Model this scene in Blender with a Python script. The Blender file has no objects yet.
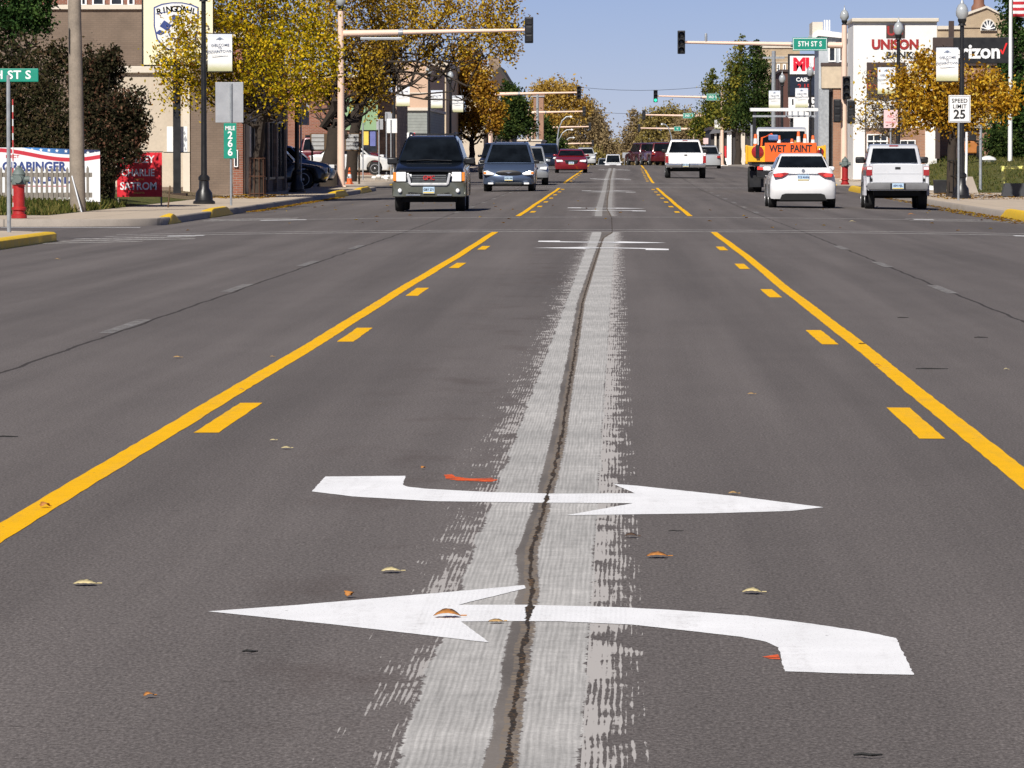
import bpy, bmesh, math, random
import numpy as np
from mathutils import Vector, Matrix
R = math.radians
random.seed(7); rng = np.random.default_rng(7)
scene = bpy.context.scene
col = scene.collection

# ------------------------------------------------------------------ camera
F = 5110.0; H = 1.33; VPX, VPY = 620.0, 157.0
TH = math.atan((384-VPY)/F); PS = math.atan((VPX-512)/F*math.cos(TH))
cd = bpy.data.cameras.new("camera"); cam = bpy.data.objects.new("camera", cd); col.objects.link(cam)
cam.location = (0, 0, H); cam.rotation_euler = (R(90)-TH, 0, PS)
cd.sensor_width = 36; cd.lens = 36*F/1024; cd.clip_start = .5; cd.clip_end = 9000
scene.camera = cam
# ------------------------------------------------------------------ light
SUN_EL, SUN_AZ_LEFT = 40, 20      # sun behind the camera, to its left
w = bpy.data.worlds.new("World"); scene.world = w; w.use_nodes = True
nt = w.node_tree; bg = nt.nodes["Background"]
sky = nt.nodes.new("ShaderNodeTexSky"); sky.sky_type = 'NISHITA'; sky.sun_disc = False
sky.sun_elevation = R(SUN_EL); sky.sun_rotation = R(180+SUN_AZ_LEFT)
sky.air_density = 0.75; sky.dust_density = 0.0; sky.ozone_density = 5.0; sky.altitude = 2500
tn = nt.nodes.new("ShaderNodeMix"); tn.data_type = 'RGBA'; tn.blend_type = 'MULTIPLY'; tn.inputs[0].default_value = 1
nt.links.new(sky.outputs[0], tn.inputs[6]); tn.inputs[7].default_value = (.93, .79, .92, 1); nt.links.new(tn.outputs[2], bg.inputs[0]); bg.inputs[1].default_value = 0.062
sd = bpy.data.lights.new("sun", 'SUN'); sd.energy = 4.9; sd.angle = R(.5); sd.color = (1, .95, .87)
so = bpy.data.objects.new("sun", sd); col.objects.link(so)
sdir = Vector((-math.sin(R(SUN_AZ_LEFT))*math.cos(R(SUN_EL)), -math.cos(R(SUN_AZ_LEFT))*math.cos(R(SUN_EL)), math.sin(R(SUN_EL))))
so.rotation_euler = sdir.to_track_quat('Z', 'Y').to_euler(); so.location = (0, 0, 50)
vs = scene.view_settings; vs.view_transform = 'Standard'; vs.look = 'None'; vs.exposure = 0.25; vs.gamma = 1; vs.use_curve_mapping = False

# ------------------------------------------------------------------ helpers
_f = Vector((-math.sin(PS)*math.cos(TH), math.cos(PS)*math.cos(TH), -math.sin(TH)))
_r = Vector((math.cos(PS), math.sin(PS), 0)); _u = _r.cross(_f)
def at(px, py, Y):
    "world point seen at photo pixel (px,py) at distance Y down the street"
    d = _f*F + _r*(px-512) + _u*(384-py)
    t = Y/d.y
    return Vector((d.x*t, Y, H+d.z*t))
def gp(px, py):
    d = _f*F + _r*(px-512) + _u*(384-py)
    t = -H/d.z
    return (d.x*t, d.y*t)
ZP = [(-60,0),(0,0),(120,0),(204,.09),(223,.2),(328,.56),(385,.73),(440,.6),(510,.1),(560,-.35),(670,-1.3),(800,-3),(1100,-8),(1500,-11),(4000,-12)]
def zc(y):
    xs = [a for a, b in ZP]; zs = [b for a, b in ZP]
    return float(np.mean(np.interp([y-12, y-6, y, y+6, y+12], xs, zs)))
def rz(x, y): return zc(y) - .0012*min(abs(x+.3), 9.3)**2
def sw(y): return zc(y) - .104 + .15      # pavement level

class MB:
    def __init__(s): s.v = []; s.f = []
    def add(s, vs_, fs):
        o = len(s.v); s.v += [tuple(p) for p in vs_]; s.f += [tuple(i+o for i in f) for f in fs]; return s
    def box(s, x0, x1, y0, y1, z0, z1):
        v = [(x, y, z) for x in (x0, x1) for y in (y0, y1) for z in (z0, z1)]
        return s.add(v, [(0,1,3,2),(4,6,7,5),(0,4,5,1),(2,3,7,6),(0,2,6,4),(1,5,7,3)])
    def cbox(s, c, sx, sy, sz): return s.box(c[0]-sx/2, c[0]+sx/2, c[1]-sy/2, c[1]+sy/2, c[2]-sz/2, c[2]+sz/2)
    def tube(s, pts, rad, n=8, cap=True):
        pts = [Vector(p) for p in pts]
        if not hasattr(rad, '__len__'): rad = [rad]*len(pts)
        rings = []
        for i, p in enumerate(pts):
            d = (pts[min(i+1, len(pts)-1)] - pts[max(i-1, 0)]).normalized()
            a = Vector((0, 0, 1)) if abs(d.z) < .9 else Vector((0, 1, 0))
            e1 = d.cross(a).normalized(); e2 = d.cross(e1)
            rings.append([p + e1*math.cos(2*math.pi*k/n)*rad[i] + e2*math.sin(2*math.pi*k/n)*rad[i] for k in range(n)])
        v = [q for r_ in rings for q in r_]; f = []
        for i in range(len(pts)-1):
            for k in range(n):
                f.append((i*n+k, i*n+(k+1) % n, (i+1)*n+(k+1) % n, (i+1)*n+k))
        if cap: f.append(tuple(range(n))[::-1]); f.append(tuple((len(pts)-1)*n+k for k in range(n)))
        return s.add(v, f)
    def lathe(s, prof, n=14, c=(0, 0, 0), axis='z'):
        v = []; f = []
        for (r_, h) in prof:
            for k in range(n):
                a = 2*math.pi*k/n; x, y = r_*math.cos(a), r_*math.sin(a)
                v.append((c[0]+x, c[1]+y, c[2]+h) if axis == 'z' else (c[0]+h, c[1]+x, c[2]+y))
        m = len(prof)
        for i in range(m-1):
            for k in range(n): f.append((i*n+k, i*n+(k+1) % n, (i+1)*n+(k+1) % n, (i+1)*n+k))
        f.append(tuple(range(n))[::-1]); f.append(tuple((m-1)*n+k for k in range(n)))
        return s.add(v, f)
    def prism(s, poly, y0, y1):
        "poly in (x,z), extruded along y"
        n = len(poly); v = [(x, y0, z) for x, z in poly]+[(x, y1, z) for x, z in poly]
        return s.add(v, [tuple(range(n)), tuple(range(n, 2*n))[::-1]]+[(i, (i+1) % n, n+(i+1) % n, n+i) for i in range(n)])
    def prismx(s, poly, x0, x1):
        "poly in (y,z), extruded along x"
        n = len(poly); v = [(x0, y, z) for y, z in poly]+[(x1, y, z) for y, z in poly]
        return s.add(v, [tuple(range(n)), tuple(range(n, 2*n))[::-1]]+[(i, (i+1) % n, n+(i+1) % n, n+i) for i in range(n)])
    def build(s, name, m, parent=None, smooth=False, bevel=0, loc=None):
        me = bpy.data.meshes.new(name); me.from_pydata(s.v, [], s.f); me.validate()
        bm = bmesh.new(); bm.from_mesh(me); bmesh.ops.recalc_face_normals(bm, faces=bm.faces); bm.to_mesh(me); bm.free()
        return link(name, me, m, parent, smooth, bevel, loc)
def link(name, me, m, parent=None, smooth=False, bevel=0, loc=None):
    if isinstance(m, (list, tuple)):
        for q in m: me.materials.append(q)
    else: me.materials.append(m)
    o = bpy.data.objects.new(name, me); col.objects.link(o)
    if smooth:
        me.polygons.foreach_set('use_smooth', [True]*len(me.polygons))
        try: me.set_sharp_from_angle(angle=R(40))
        except Exception: pass
    if bevel:
        b = o.modifiers.new('bevel', 'BEVEL'); b.width = bevel; b.segments = 2; b.limit_method = 'ANGLE'; b.angle_limit = R(40)
    if parent: o.parent = parent
    if loc is not None: o.location = loc
    return o
def tag(o, label=None, cat=None, group=None, kind=None):
    if label: o['label'] = label
    if cat: o['category'] = cat
    if group: o['group'] = group
    if kind: o['kind'] = kind
    return o
def thing(name, label, cat, loc=(0, 0, 0), rz_=0, group=None):
    o = bpy.data.objects.new(name, None); col.objects.link(o); o.location = loc; o.rotation_euler = (0, 0, rz_)
    o.empty_display_size = .2
    return tag(o, label, cat, group)
def struct(o): o['kind'] = 'structure'; return o

# ------------------------------------------------------------------ material helpers
class NG:
    def __init__(s, name):
        s.m = bpy.data.materials.new(name); s.m.use_nodes = True; s.t = s.m.node_tree
        s.p = s.t.nodes["Principled BSDF"]; s.out = s.t.nodes["Material Output"]
    def n(s, typ, **kw):
        q = s.t.nodes.new(typ)
        for k, v in kw.items(): setattr(q, k, v)
        return q
    def put(s, sock, v):
        if isinstance(v, bpy.types.NodeSocket): s.t.links.new(v, sock)
        else: sock.default_value = v
    def m_(s, op, *a, clamp=False):
        q = s.n("ShaderNodeMath", operation=op, use_clamp=clamp)
        for i, v in enumerate(a): s.put(q.inputs[i], v)
        return q.outputs[0]
    def pos(s, obj=False):
        if obj: return s.n("ShaderNodeTexCoord").outputs["Object"]
        return s.n("ShaderNodeNewGeometry").outputs["Position"]
    def sep(s, v):
        q = s.n("ShaderNodeSeparateXYZ"); s.put(q.inputs[0], v); return q.outputs
    def comb(s, x, y, z):
        q = s.n("ShaderNodeCombineXYZ")
        for i, v in enumerate((x, y, z)): s.put(q.inputs[i], v)
        return q.outputs[0]
    def noise(s, v, scale, detail=3, rough=.55):
        q = s.n("ShaderNodeTexNoise"); s.put(q.inputs["Vector"], v); q.inputs["Scale"].default_value = scale
        q.inputs["Detail"].default_value = detail; q.inputs["Roughness"].default_value = rough
        return q.outputs["Fac"]
    def mapr(s, v, a, b, c=0., d=1., interp='LINEAR'):
        q = s.n("ShaderNodeMapRange", interpolation_type=interp); s.put(q.inputs[0], v)
        for i, x in enumerate((a, b, c, d)): s.put(q.inputs[i+1], x)
        return q.outputs[0]
    def mix(s, f, a, b, blend='MIX'):
        q = s.n("ShaderNodeMix", data_type='RGBA', blend_type=blend); s.put(q.inputs[0], f)
        s.put(q.inputs[6], c4(a)); s.put(q.inputs[7], c4(b)); return q.outputs[2]
    def ramp(s, v, stops):
        q = s.n("ShaderNodeValToRGB"); s.put(q.inputs[0], v); e = q.color_ramp.elements
        e[0].position = stops[0][0]; e[0].color = c4(stops[0][1]); e[1].position = stops[-1][0]; e[1].color = c4(stops[-1][1])
        for p_, c_ in stops[1:-1]: k = e.new(p_); k.color = c4(c_)
        return q.outputs[0]
    def bump(s, h, strength=.3, dist=.01):
        q = s.n("ShaderNodeBump"); s.put(q.inputs["Height"], h); q.inputs["Strength"].default_value = strength; q.inputs["Distance"].default_value = dist
        s.t.links.new(q.outputs[0], s.p.inputs["Normal"])
    def fin(s, colr, rough=.7, metal=0., spec=None):
        s.put(s.p.inputs["Base Color"], c4(colr)); s.put(s.p.inputs["Roughness"], rough); s.put(s.p.inputs["Metallic"], metal)
        if spec is not None: s.p.inputs["Specular IOR Level"].default_value = spec
        return s.m
def c4(c):
    if isinstance(c, bpy.types.NodeSocket): return c
    if isinstance(c, (int, float)): return (c, c, c, 1)
    return tuple(c) if len(c) == 4 else tuple(c)+(1,)
_mc = {}
def mat(name, c, rough=.6, metal=0., var=.18, scale=4., coat=0., bump=0.):
    "plain surface with soft procedural variation in colour and gloss"
    if name in _mc: return _mc[name]
    g = NG(name); p = g.pos(True)
    n1 = g.noise(p, scale, 5); n2 = g.noise(p, scale*9, 3)
    k = g.m_('ADD', g.m_('MULTIPLY', n1, .65), g.m_('MULTIPLY', n2, .35))
    k = g.mapr(k, .3, .7)
    lo = tuple(x*(1-var) for x in c); hi = tuple(min(1, x*(1+var)) for x in c)
    cc = g.mix(k, lo, hi)
    g.fin(cc, g.mapr(n1, .3, .7, max(.02, rough-.07), min(1, rough+.08)), metal)
    if coat: g.p.inputs["Coat Weight"].default_value = coat; g.p.inputs["Coat Roughness"].default_value = .06
    if bump: g.bump(n2, bump, .01)
    _mc[name] = g.m; return g.m
def brick(name, c1, c2, mortar, bw=.22, bh=.075, rough=.85):
    g = NG(name); p = g.sep(g.pos()); v = g.comb(g.m_('ADD', p[0], p[1]), p[2], 0.)
    q = g.n("ShaderNodeTexBrick"); g.put(q.inputs["Vector"], v); q.inputs["Scale"].default_value = 1
    q.inputs["Brick Width"].default_value = bw; q.inputs["Row Height"].default_value = bh; q.inputs["Mortar Size"].default_value = .008
    q.inputs["Color1"].default_value = c4(c1); q.inputs["Color2"].default_value = c4(c2); q.inputs["Mortar"].default_value = c4(mortar)
    n = g.mapr(g.noise(g.pos(), 1.2, 5), .3, .7, .82, 1.12)
    cc = g.n("ShaderNodeVectorMath", operation='SCALE'); g.put(cc.inputs[0], q.outputs[0]); g.put(cc.inputs["Scale"], n)
    g.bump(q.outputs["Fac"], .4, -.006)
    return g.fin(cc.outputs[0], rough)
def striped(name, c1, c2, period, axis=2, duty=.12, rough=.7):
    g = NG(name); p = g.sep(g.pos(True))[axis]
    fr = g.m_('FRACT', g.m_('DIVIDE', p, period)); k = g.m_('LESS_THAN', fr, duty)
    n = g.mapr(g.noise(g.pos(True), 3, 4), .3, .7, .85, 1.1)
    cc = g.n("ShaderNodeVectorMath", operation='SCALE'); g.put(cc.inputs[0], g.mix(k, c1, c2)); g.put(cc.inputs["Scale"], n)
    return g.fin(cc.outputs[0], rough)
def leafmat(name, stops, trans=.3):
    g = NG(name); a = g.n("ShaderNodeAttribute"); a.attribute_name = 'tint'
    c = g.ramp(a.outputs["Fac"], stops)
    d = g.n("ShaderNodeBsdfDiffuse"); g.put(d.inputs[0], c); t = g.n("ShaderNodeBsdfTranslucent"); g.put(t.inputs[0], c)
    mx = g.n("ShaderNodeMixShader"); mx.inputs[0].default_value = trans
    g.t.links.new(d.outputs[0], mx.inputs[1]); g.t.links.new(t.outputs[0], mx.inputs[2]); g.t.links.new(mx.outputs[0], g.out.inputs[0])
    return g.m
def emit(name, c, e):
    g = NG(name); g.fin(tuple(x*.3 for x in c), .3); g.p.inputs["Emission Color"].default_value = c4(c); g.p.inputs["Emission Strength"].default_value = e
    return g.m

# text -> mesh, facing -Y by default
_tc = {}
def text_mb(s, size, bold=0., depth=.004, cx=0., cz=0., y=0., spacing=1., italic=0., wide=1.):
    cu = bpy.data.curves.new('t', 'FONT'); cu.body = s; cu.size = size; cu.extrude = depth; cu.offset = bold
    cu.align_x = 'CENTER'; cu.align_y = 'CENTER'; cu.space_character = spacing; cu.shear = italic; cu.resolution_u = 3
    ob = bpy.data.objects.new('t', cu); col.objects.link(ob)
    me = ob.to_mesh()
    mb = MB(); mb.v = [(cx+p.co.x*wide, y-p.co.z, cz+p.co.y) for p in me.vertices]; mb.f = [tuple(q.vertices) for q in me.polygons]
    ob.to_mesh_clear(); bpy.data.objects.remove(ob); bpy.data.curves.remove(cu)
    return mb
def text(s, size, m, parent, cx, y, cz, **kw):
    return text_mb(s, size, cx=cx, cz=cz, y=y, **kw).build('lettering', m, parent)

# ------------------------------------------------------------------ foliage
def crown_mesh(blobs, n, size, clump=14, spread=.32, flat=.0, tintj=.13, seed=0, shell=.5):
    "blobs: (centre, (rx,ry,rz)) ; many leaf faces in clumps through the volume"
    g = np.random.default_rng(seed)
    vol = np.array([b[1][0]*b[1][1]*b[1][2] for b in blobs])**.8; vol = vol/vol.sum()
    nc = max(1, n//clump); bi = g.choice(len(blobs), nc, p=vol)
    d = g.normal(size=(nc, 3)); d /= np.linalg.norm(d, axis=1)[:, None]
    rr = g.random(nc)**shell
    C = np.array([list(b[0]) for b in blobs]); RR = np.array([list(b[1]) for b in blobs])
    cc = C[bi] + d*rr[:, None]*RR[bi]; cs = RR[bi].mean(1)*spread*(.5+g.random(nc))
    ctint = g.random(nc)
    k = np.repeat(np.arange(nc), clump); m = len(k)
    p = cc[k] + g.normal(size=(m, 3))*cs[k][:, None]*.5
    a = g.normal(size=(m, 3)); a /= np.linalg.norm(a, axis=1)[:, None]
    b = g.normal(size=(m, 3)); b -= a*(a*b).sum(1)[:, None]; b /= np.linalg.norm(b, axis=1)[:, None]
    s = size*(.6+.8*g.random(m))[:, None]
    V = np.stack([p-a*s*.6, p+b*s*.38+a*s*.05, p+a*s*.6, p-b*s*.38+a*s*.05], 1).reshape(-1, 3)
    tint = np.clip(ctint[k]*.85+.08 + g.normal(size=m)*tintj, 0, 1)
    return V, tint
def leaf_obj(name, V, tint, m, parent=None):
    n = len(V)//4; me = bpy.data.meshes.new(name)
    me.vertices.add(n*4); me.vertices.foreach_set('co', V.astype(np.float32).ravel())
    me.loops.add(n*4); me.loops.foreach_set('vertex_index', np.arange(n*4, dtype=np.int32))
    me.polygons.add(n); me.polygons.foreach_set('loop_start', np.arange(0, n*4, 4, dtype=np.int32))
    try: me.polygons.foreach_set('loop_total', np.full(n, 4, dtype=np.int32))
    except Exception: pass
    me.update(calc_edges=True)
    a = me.attributes.new('tint', 'FLOAT', 'FACE'); a.data.foreach_set('value', tint.astype(np.float32))
    return link(name, me, m, parent)
def limb(mb, a, b, r0, r1, wob=.12, n=5, g=random):
    a = Vector(a); b = Vector(b); L = (b-a).length; pts = []; rad = []
    for i in range(n+1):
        t = i/n; p = a.lerp(b, t) + Vector((0, 0, math.sin(t*math.pi)*.08*L*-1))
        if 0 < i < n: p += Vector((g.uniform(-1, 1), g.uniform(-1, 1), g.uniform(-1, 1)))*wob*L*.35
        pts.append(p); rad.append(r0+(r1-r0)*t)
    mb.tube(pts, rad, 6, cap=False); return pts
def twigs(mb, pts, L, r, n, g=random, up=.3):
    for i in range(n):
        p = g.choice(pts[1:]); d = Vector((g.uniform(-1, 1), g.uniform(-1, 1), g.uniform(-.4, 1)+up)).normalized()
        q = p + d*L*g.uniform(.5, 1.1); mid = p.lerp(q, .5)+Vector((g.uniform(-1, 1), g.uniform(-1, 1), g.uniform(-1, 1)))*L*.08
        mb.tube([p, mid, q], [r, r*.7, r*.3], 4, cap=False)
        for k in range(2):
            d2 = (d+Vector((g.uniform(-1, 1), g.uniform(-1, 1), g.uniform(-1, 1)))*.8).normalized()
            mb.tube([mid, mid+d2*L*.5], [r*.5, r*.2], 3, cap=False)
def tree(name, label, base, trunk_r, fork, blobs, n, size, lm, bm_, seed, group=None, trunks=None, twig=6, cat='tree', **kw):
    "base, fork: world points ; blobs: (px,py,Y,rpx,rypx)"
    g = random.Random(seed); base = Vector(base); fork = Vector(fork)
    t = thing(name, label, cat, base, 0, group)
    B = []
    for (px, py, Y, rx, ry) in blobs:
        c = at(px, py, Y)-base; s = Y/F; B.append((c, (rx*s, (rx+ry)*.5*s*kw.get('deep', 1.), ry*s)))
    mb = MB(); f = fork-base
    pts = []; rad = []
    for i in range(7):
        q = i/6; pts.append(Vector((0, 0, -.1)).lerp(f, q)+Vector((g.uniform(-1, 1), g.uniform(-1, 1), 0))*trunk_r*.25*(1 if 0 < i < 6 else 0))
        rad.append(trunk_r*(1.35 if i == 0 else 1.05-.35*q))
    mb.tube(pts, rad, 10)
    for c, r_ in B:
        big = .55 if len(B) < 9 else .34
        lp = limb(mb, f-(f*.12*g.random()), c, trunk_r*big*g.uniform(.6, 1.1), trunk_r*.07, wob=.28, n=7, g=g)
        twigs(mb, lp, max(r_)*1.0, trunk_r*.13, twig, g)
    mb.build('trunk', bm_, t, smooth=True)
    kk = {k: v for k, v in kw.items() if k != 'deep'}
    V, ti = crown_mesh(B, n, size, seed=seed, **kk)
    leaf_obj('crown', V, ti, lm, t)
    return t
# ------------------------------------------------------------------ road surface material
CRK = [(0, -.245), (11, -.245), (13.5, -.262), (15.3, -.262), (17, -.30), (20.1, -.283), (24, -.275), (28, -.29), (36, -.31), (47, -.345), (60, -.325), (75, -.30), (84, -.28), (90, -.14), (112, -.12), (130, -.21), (160, -.24), (200, -.22), (400, -.25)]
def crack_fields(g):
    P = g.pos(); s = g.sep(P); Y = s[1]
    X = g.m_('ADD', s[0], g.m_('ADD', g.mapr(Y, 92, 130, 0., .12), g.mapr(Y, 130, 240, 0., .12)))
    fc = g.n("ShaderNodeFloatCurve"); cm = fc.mapping; cv = cm.curves[0]
    g.put(fc.inputs["Value"], g.m_('DIVIDE', Y, 400.))
    pts = [(a/400., b+.5) for a, b in CRK]
    cv.points[0].location = pts[0]; cv.points[1].location = pts[-1]
    for p in pts[1:-1]: cv.points.new(*p)
    for p in cv.points: p.handle_type = 'VECTOR'
    cm.update()
    cx = g.m_('SUBTRACT', fc.outputs[0], .5)
    wob = g.m_('ADD', g.m_('MULTIPLY', g.m_('SUBTRACT', g.noise(P, 2.2, 3), .5), .03), g.m_('MULTIPLY', g.m_('SUBTRACT', g.noise(P, 30, 4, .7), .5), .022))
    dx = g.m_('SUBTRACT', X, g.m_('ADD', cx, wob))
    wid = g.m_('ADD', .0042, g.m_('MULTIPLY', g.mapr(g.noise(P, 3.1, 2), .42, .75), .011))
    wid = g.m_('MULTIPLY', wid, g.m_('LESS_THAN', Y, 340.))
    crack = g.m_('LESS_THAN', g.m_('ABSOLUTE', dx), wid)
    return P, X, Y, cx, dx, crack
def asphalt_material(name, centre=True):
    g = NG(name)
    if centre: P, X, Y, cx, dx, crack = crack_fields(g)
    else:
        P = g.pos(); s = g.sep(P); X, Y = s[0], s[1]
    fine = g.noise(g.comb(X, g.m_('MULTIPLY', Y, .42), 0.), 95, 3, .75); mid = g.noise(g.comb(X, g.m_('MULTIPLY', Y, .6), 0.), 26, 3, .6); PS_ = g.comb(X, g.m_('MULTIPLY', Y, .3), 0.); big = g.noise(PS_, .35, 4); b2 = g.noise(PS_, 2.0, 5, .6)
    base = g.ramp(fine, [(.30, (.066, .057, .053)), (.5, (.122, .108, .102)), (.70, (.212, .190, .180))])
    k = g.m_('ADD', g.mapr(big, .3, .7, .95, 1.08), g.m_('ADD', g.mapr(b2, .3, .7, -.04, .04), g.mapr(mid, .3, .7, -.09, .09)))
    # tyre polished lanes: slow lightening with X only
    lane = g.noise(g.comb(g.m_('MULTIPLY', X, 1.), g.m_('MULTIPLY', Y, .016), 0.), 1.5, 5)
    k = g.m_('MULTIPLY', k, g.mapr(lane, .3, .7, .80, 1.19))
    v = g.n("ShaderNodeVectorMath", operation='SCALE'); g.put(v.inputs[0], base); g.put(v.inputs["Scale"], k); c = v.outputs[0]
    vq = g.n("ShaderNodeTexVoronoi"); g.put(vq.inputs["Vector"], g.comb(g.m_('MULTIPLY', X, .45), Y, 7.)); vq.inputs["Scale"].default_value = 19
    pit = g.m_('LESS_THAN', vq.outputs["Distance"], g.mapr(g.noise(P, 2.9, 3), .38, .72, .02, .20))
    c = g.mix(g.m_('MULTIPLY', pit, .55), c, (.045, .038, .034))
    # little dark tar flecks and pale chips
    vo = g.n("ShaderNodeTexVoronoi"); g.put(vo.inputs["Vector"], g.comb(g.m_('MULTIPLY', X, .35), Y, 0.)); vo.inputs["Scale"].default_value = 5.5
    fl = g.m_('LESS_THAN', vo.outputs["Distance"], g.mapr(g.noise(P, 1.7, 2), .55, .85, 0., .07))
    c = g.mix(g.m_('MULTIPLY', fl, .75), c, (.028, .024, .022))
    vo2 = g.n("ShaderNodeTexVoronoi"); g.put(vo2.inputs["Vector"], P); vo2.inputs["Scale"].default_value = 3.1
    c = g.mix(g.m_('LESS_THAN', vo2.outputs["Distance"], .017), c, (.34, .32, .29))
    if centre:
        red = g.m_('MULTIPLY', g.mapr(g.noise(g.comb(g.m_('MULTIPLY', X, 1.6), g.m_('MULTIPLY', Y, .55), 3.), 1.5, 5), .54, .72), g.mapr(g.m_('ABSOLUTE', g.m_('ADD', X, .7)), .2, .9, .38, 0.))
        c = g.mix(red, c, (.066, .047, .040))
        # joint lines of the old lanes
        for xj, a in ((-3.86, .8), (3.30, .8)):
            jw = g.m_('ADD', xj, g.m_('MULTIPLY', g.m_('SUBTRACT', g.noise(P, .6, 4), .5), .10))
            j = g.m_('LESS_THAN', g.m_('ABSOLUTE', g.m_('SUBTRACT', X, jw)), .016)
            c = g.mix(g.m_('MULTIPLY', j, a), c, (.034, .029, .026))
        # ground-off old centre lines : two pale grooved strips with ragged scalloped fringes
        near = g.m_('MULTIPLY', g.m_('LESS_THAN', Y, 90.8), 1.)
        far = g.m_('MULTIPLY', g.m_('GREATER_THAN', Y, 115.), g.m_('LESS_THAN', Y, 340.))
        on = g.m_('ADD', near, far, clamp=True)
        en = g.m_('MULTIPLY', g.m_('SUBTRACT', g.noise(g.comb(0., Y, 0.), 1.1, 5), .5), .09)
        en2 = g.m_('MULTIPLY', g.m_('SUBTRACT', g.noise(g.comb(0., Y, 9.), 1.3, 5), .5), .085)
        fn = g.noise(P, 60, 2)
        xl = g.m_('ADD', g.m_('ADD', X, g.m_('MULTIPLY', g.m_('SUBTRACT', fn, .5), .03)), g.m_('ADD', g.m_('MULTIPLY', g.m_('SUBTRACT', g.noise(g.comb(0., Y, 1.), 9., 4, .7), .5), .03), g.m_('MULTIPLY', g.m_('SUBTRACT', g.noise(P, 12, 3), .5), .035)))
        L0 = g.m_('ADD', -.495, en); L1 = g.m_('ADD', g.m_('SUBTRACT', cx, .045), g.m_('MULTIPLY', en2, .45))
        L1 = g.m_('MINIMUM', L1, g.mapr(Y, 11, 20, -.288, -.325))
        R0 = g.m_('ADD', cx, .022); R1 = g.m_('ADD', -.085, g.m_('MULTIPLY', en2, .5))
        left = g.m_('MULTIPLY', g.m_('GREATER_THAN', xl, L0), g.m_('LESS_THAN', xl, L1))
        right = g.m_('MULTIPLY', g.m_('GREATER_THAN', xl, R0), g.m_('LESS_THAN', xl, R1))
        # fringes: fine longitudinal ridges switched on and off by scallops across them
        wv = g.m_('ADD', X, g.m_('MULTIPLY', g.m_('SUBTRACT', g.noise(g.comb(0., Y, 3.), .9, 3), .5), .02))
        strk = g.noise(g.comb(g.m_('MULTIPLY', wv, 75.), g.m_('MULTIPLY', Y, 1.3), 0.), 1., 3, .7)
        ridge = g.m_('ADD', g.m_('MULTIPLY', g.m_('SINE', g.m_('MULTIPLY', wv, 2*math.pi/.0145)), .38), g.mapr(strk, .3, .7, -.75, .75))
        sc = g.noise(g.comb(g.m_('MULTIPLY', X, 2.2), g.m_('MULTIPLY', Y, .9), 5.), 2.8, 4, .6)
        sc2 = g.noise(g.comb(g.m_('MULTIPLY', X, 8.), g.m_('MULTIPLY', Y, 2.2), 2.), 3., 4, .7)
        def fringe(x0, x1, d):
            t = g.mapr(X, x0, x1, 0., 1.)         # 0 at outer edge .. 1 at strip
            inside = g.m_('MULTIPLY', g.m_('GREATER_THAN', t, .001), g.m_('LESS_THAN', t, .999))
            thr = g.m_('ADD', g.m_('ADD', g.m_('MULTIPLY', t, .60), g.m_('MULTIPLY', ridge, .40)), g.m_('ADD', g.m_('MULTIPLY', g.m_('SUBTRACT', sc, .5), 1.9), g.m_('MULTIPLY', g.m_('SUBTRACT', sc2, .5), .8)))
            dd = g.m_('ADD', d, .12); return g.m_('MULTIPLY', inside, g.mapr(thr, d, dd))
        fr = fringe(.065, -.085, .30); fl_ = fringe(-.74, -.50, g.mapr(Y, 12, 20, .62, .56))
        f = g.m_('MAXIMUM', fr, g.m_('MULTIPLY', fl_, .9))
        groove = g.mapr(ridge, -1., 1., .68, 1.12)
        mott = g.m_('MULTIPLY', g.mapr(g.noise(P, 9, 5, .7), .3, .7, .84, 1.12), g.mapr(fine, .3, .7, .86, 1.12))
        gk = g.m_('MULTIPLY', groove, mott)
        sv = g.n("ShaderNodeVectorMath", operation='SCALE'); g.put(sv.inputs[0], g.mix(g.mapr(g.noise(P, .8, 3), .35, .65), (.40, .39, .375), (.52, .505, .485))); g.put(sv.inputs["Scale"], gk)
        c = g.mix(g.m_('MULTIPLY', f, g.m_('MULTIPLY', on, g.mapr(Y, 90, 140, .92, .35))), c, (.455, .43, .41))
        strip = g.m_('MAXIMUM', left, right); strip = g.m_('MULTIPLY', strip, on)
        c = g.mix(g.m_('MULTIPLY', strip, g.mapr(Y, 90, 130, 1., .62)), c, sv.outputs[0])
        # band between strip and crack: old brownish seal
        band = g.m_('MULTIPLY', g.m_('MULTIPLY', g.m_('GREATER_THAN', X, L1), g.m_('LESS_THAN', dx, .012)), g.m_('MULTIPLY', on, .8))
        c = g.mix(band, c, g.mix(g.mapr(b2, .35, .65), (.115, .103, .094), (.205, .182, .162)))
        shoulder = g.m_('MULTIPLY', g.m_('LESS_THAN', g.m_('ABSOLUTE', dx), .022), g.m_('MULTIPLY', on, g.mapr(g.noise(P, 25, 3), .4, .6)))
        c = g.mix(shoulder, c, (.22, .175, .13))
        cc = g.ramp(g.noise(P, 45, 3, .7), [(.35, (.012, .010, .009)), (.56, (.045, .036, .028)), (.66, (.24, .13, .05))])
        c = g.mix(g.m_('MULTIPLY', crack, .97), c, cc)
        g.bump(g.m_('ADD', g.m_('ADD', g.m_('MULTIPLY', fine, .35), g.m_('MULTIPLY', mid, .15)), g.m_('ADD', g.m_('MULTIPLY', crack, -2.5), g.m_('MULTIPLY', g.m_('MULTIPLY', strip, ridge), .10))), .28, .005)
    else:
        g.bump(fine, .3, .004)
    return g.fin(c, .9, 0, .15)
M = {}
M['asphalt'] = asphalt_material('road_asphalt')
M['asphalt2'] = asphalt_material('side_asphalt', False)
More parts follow.
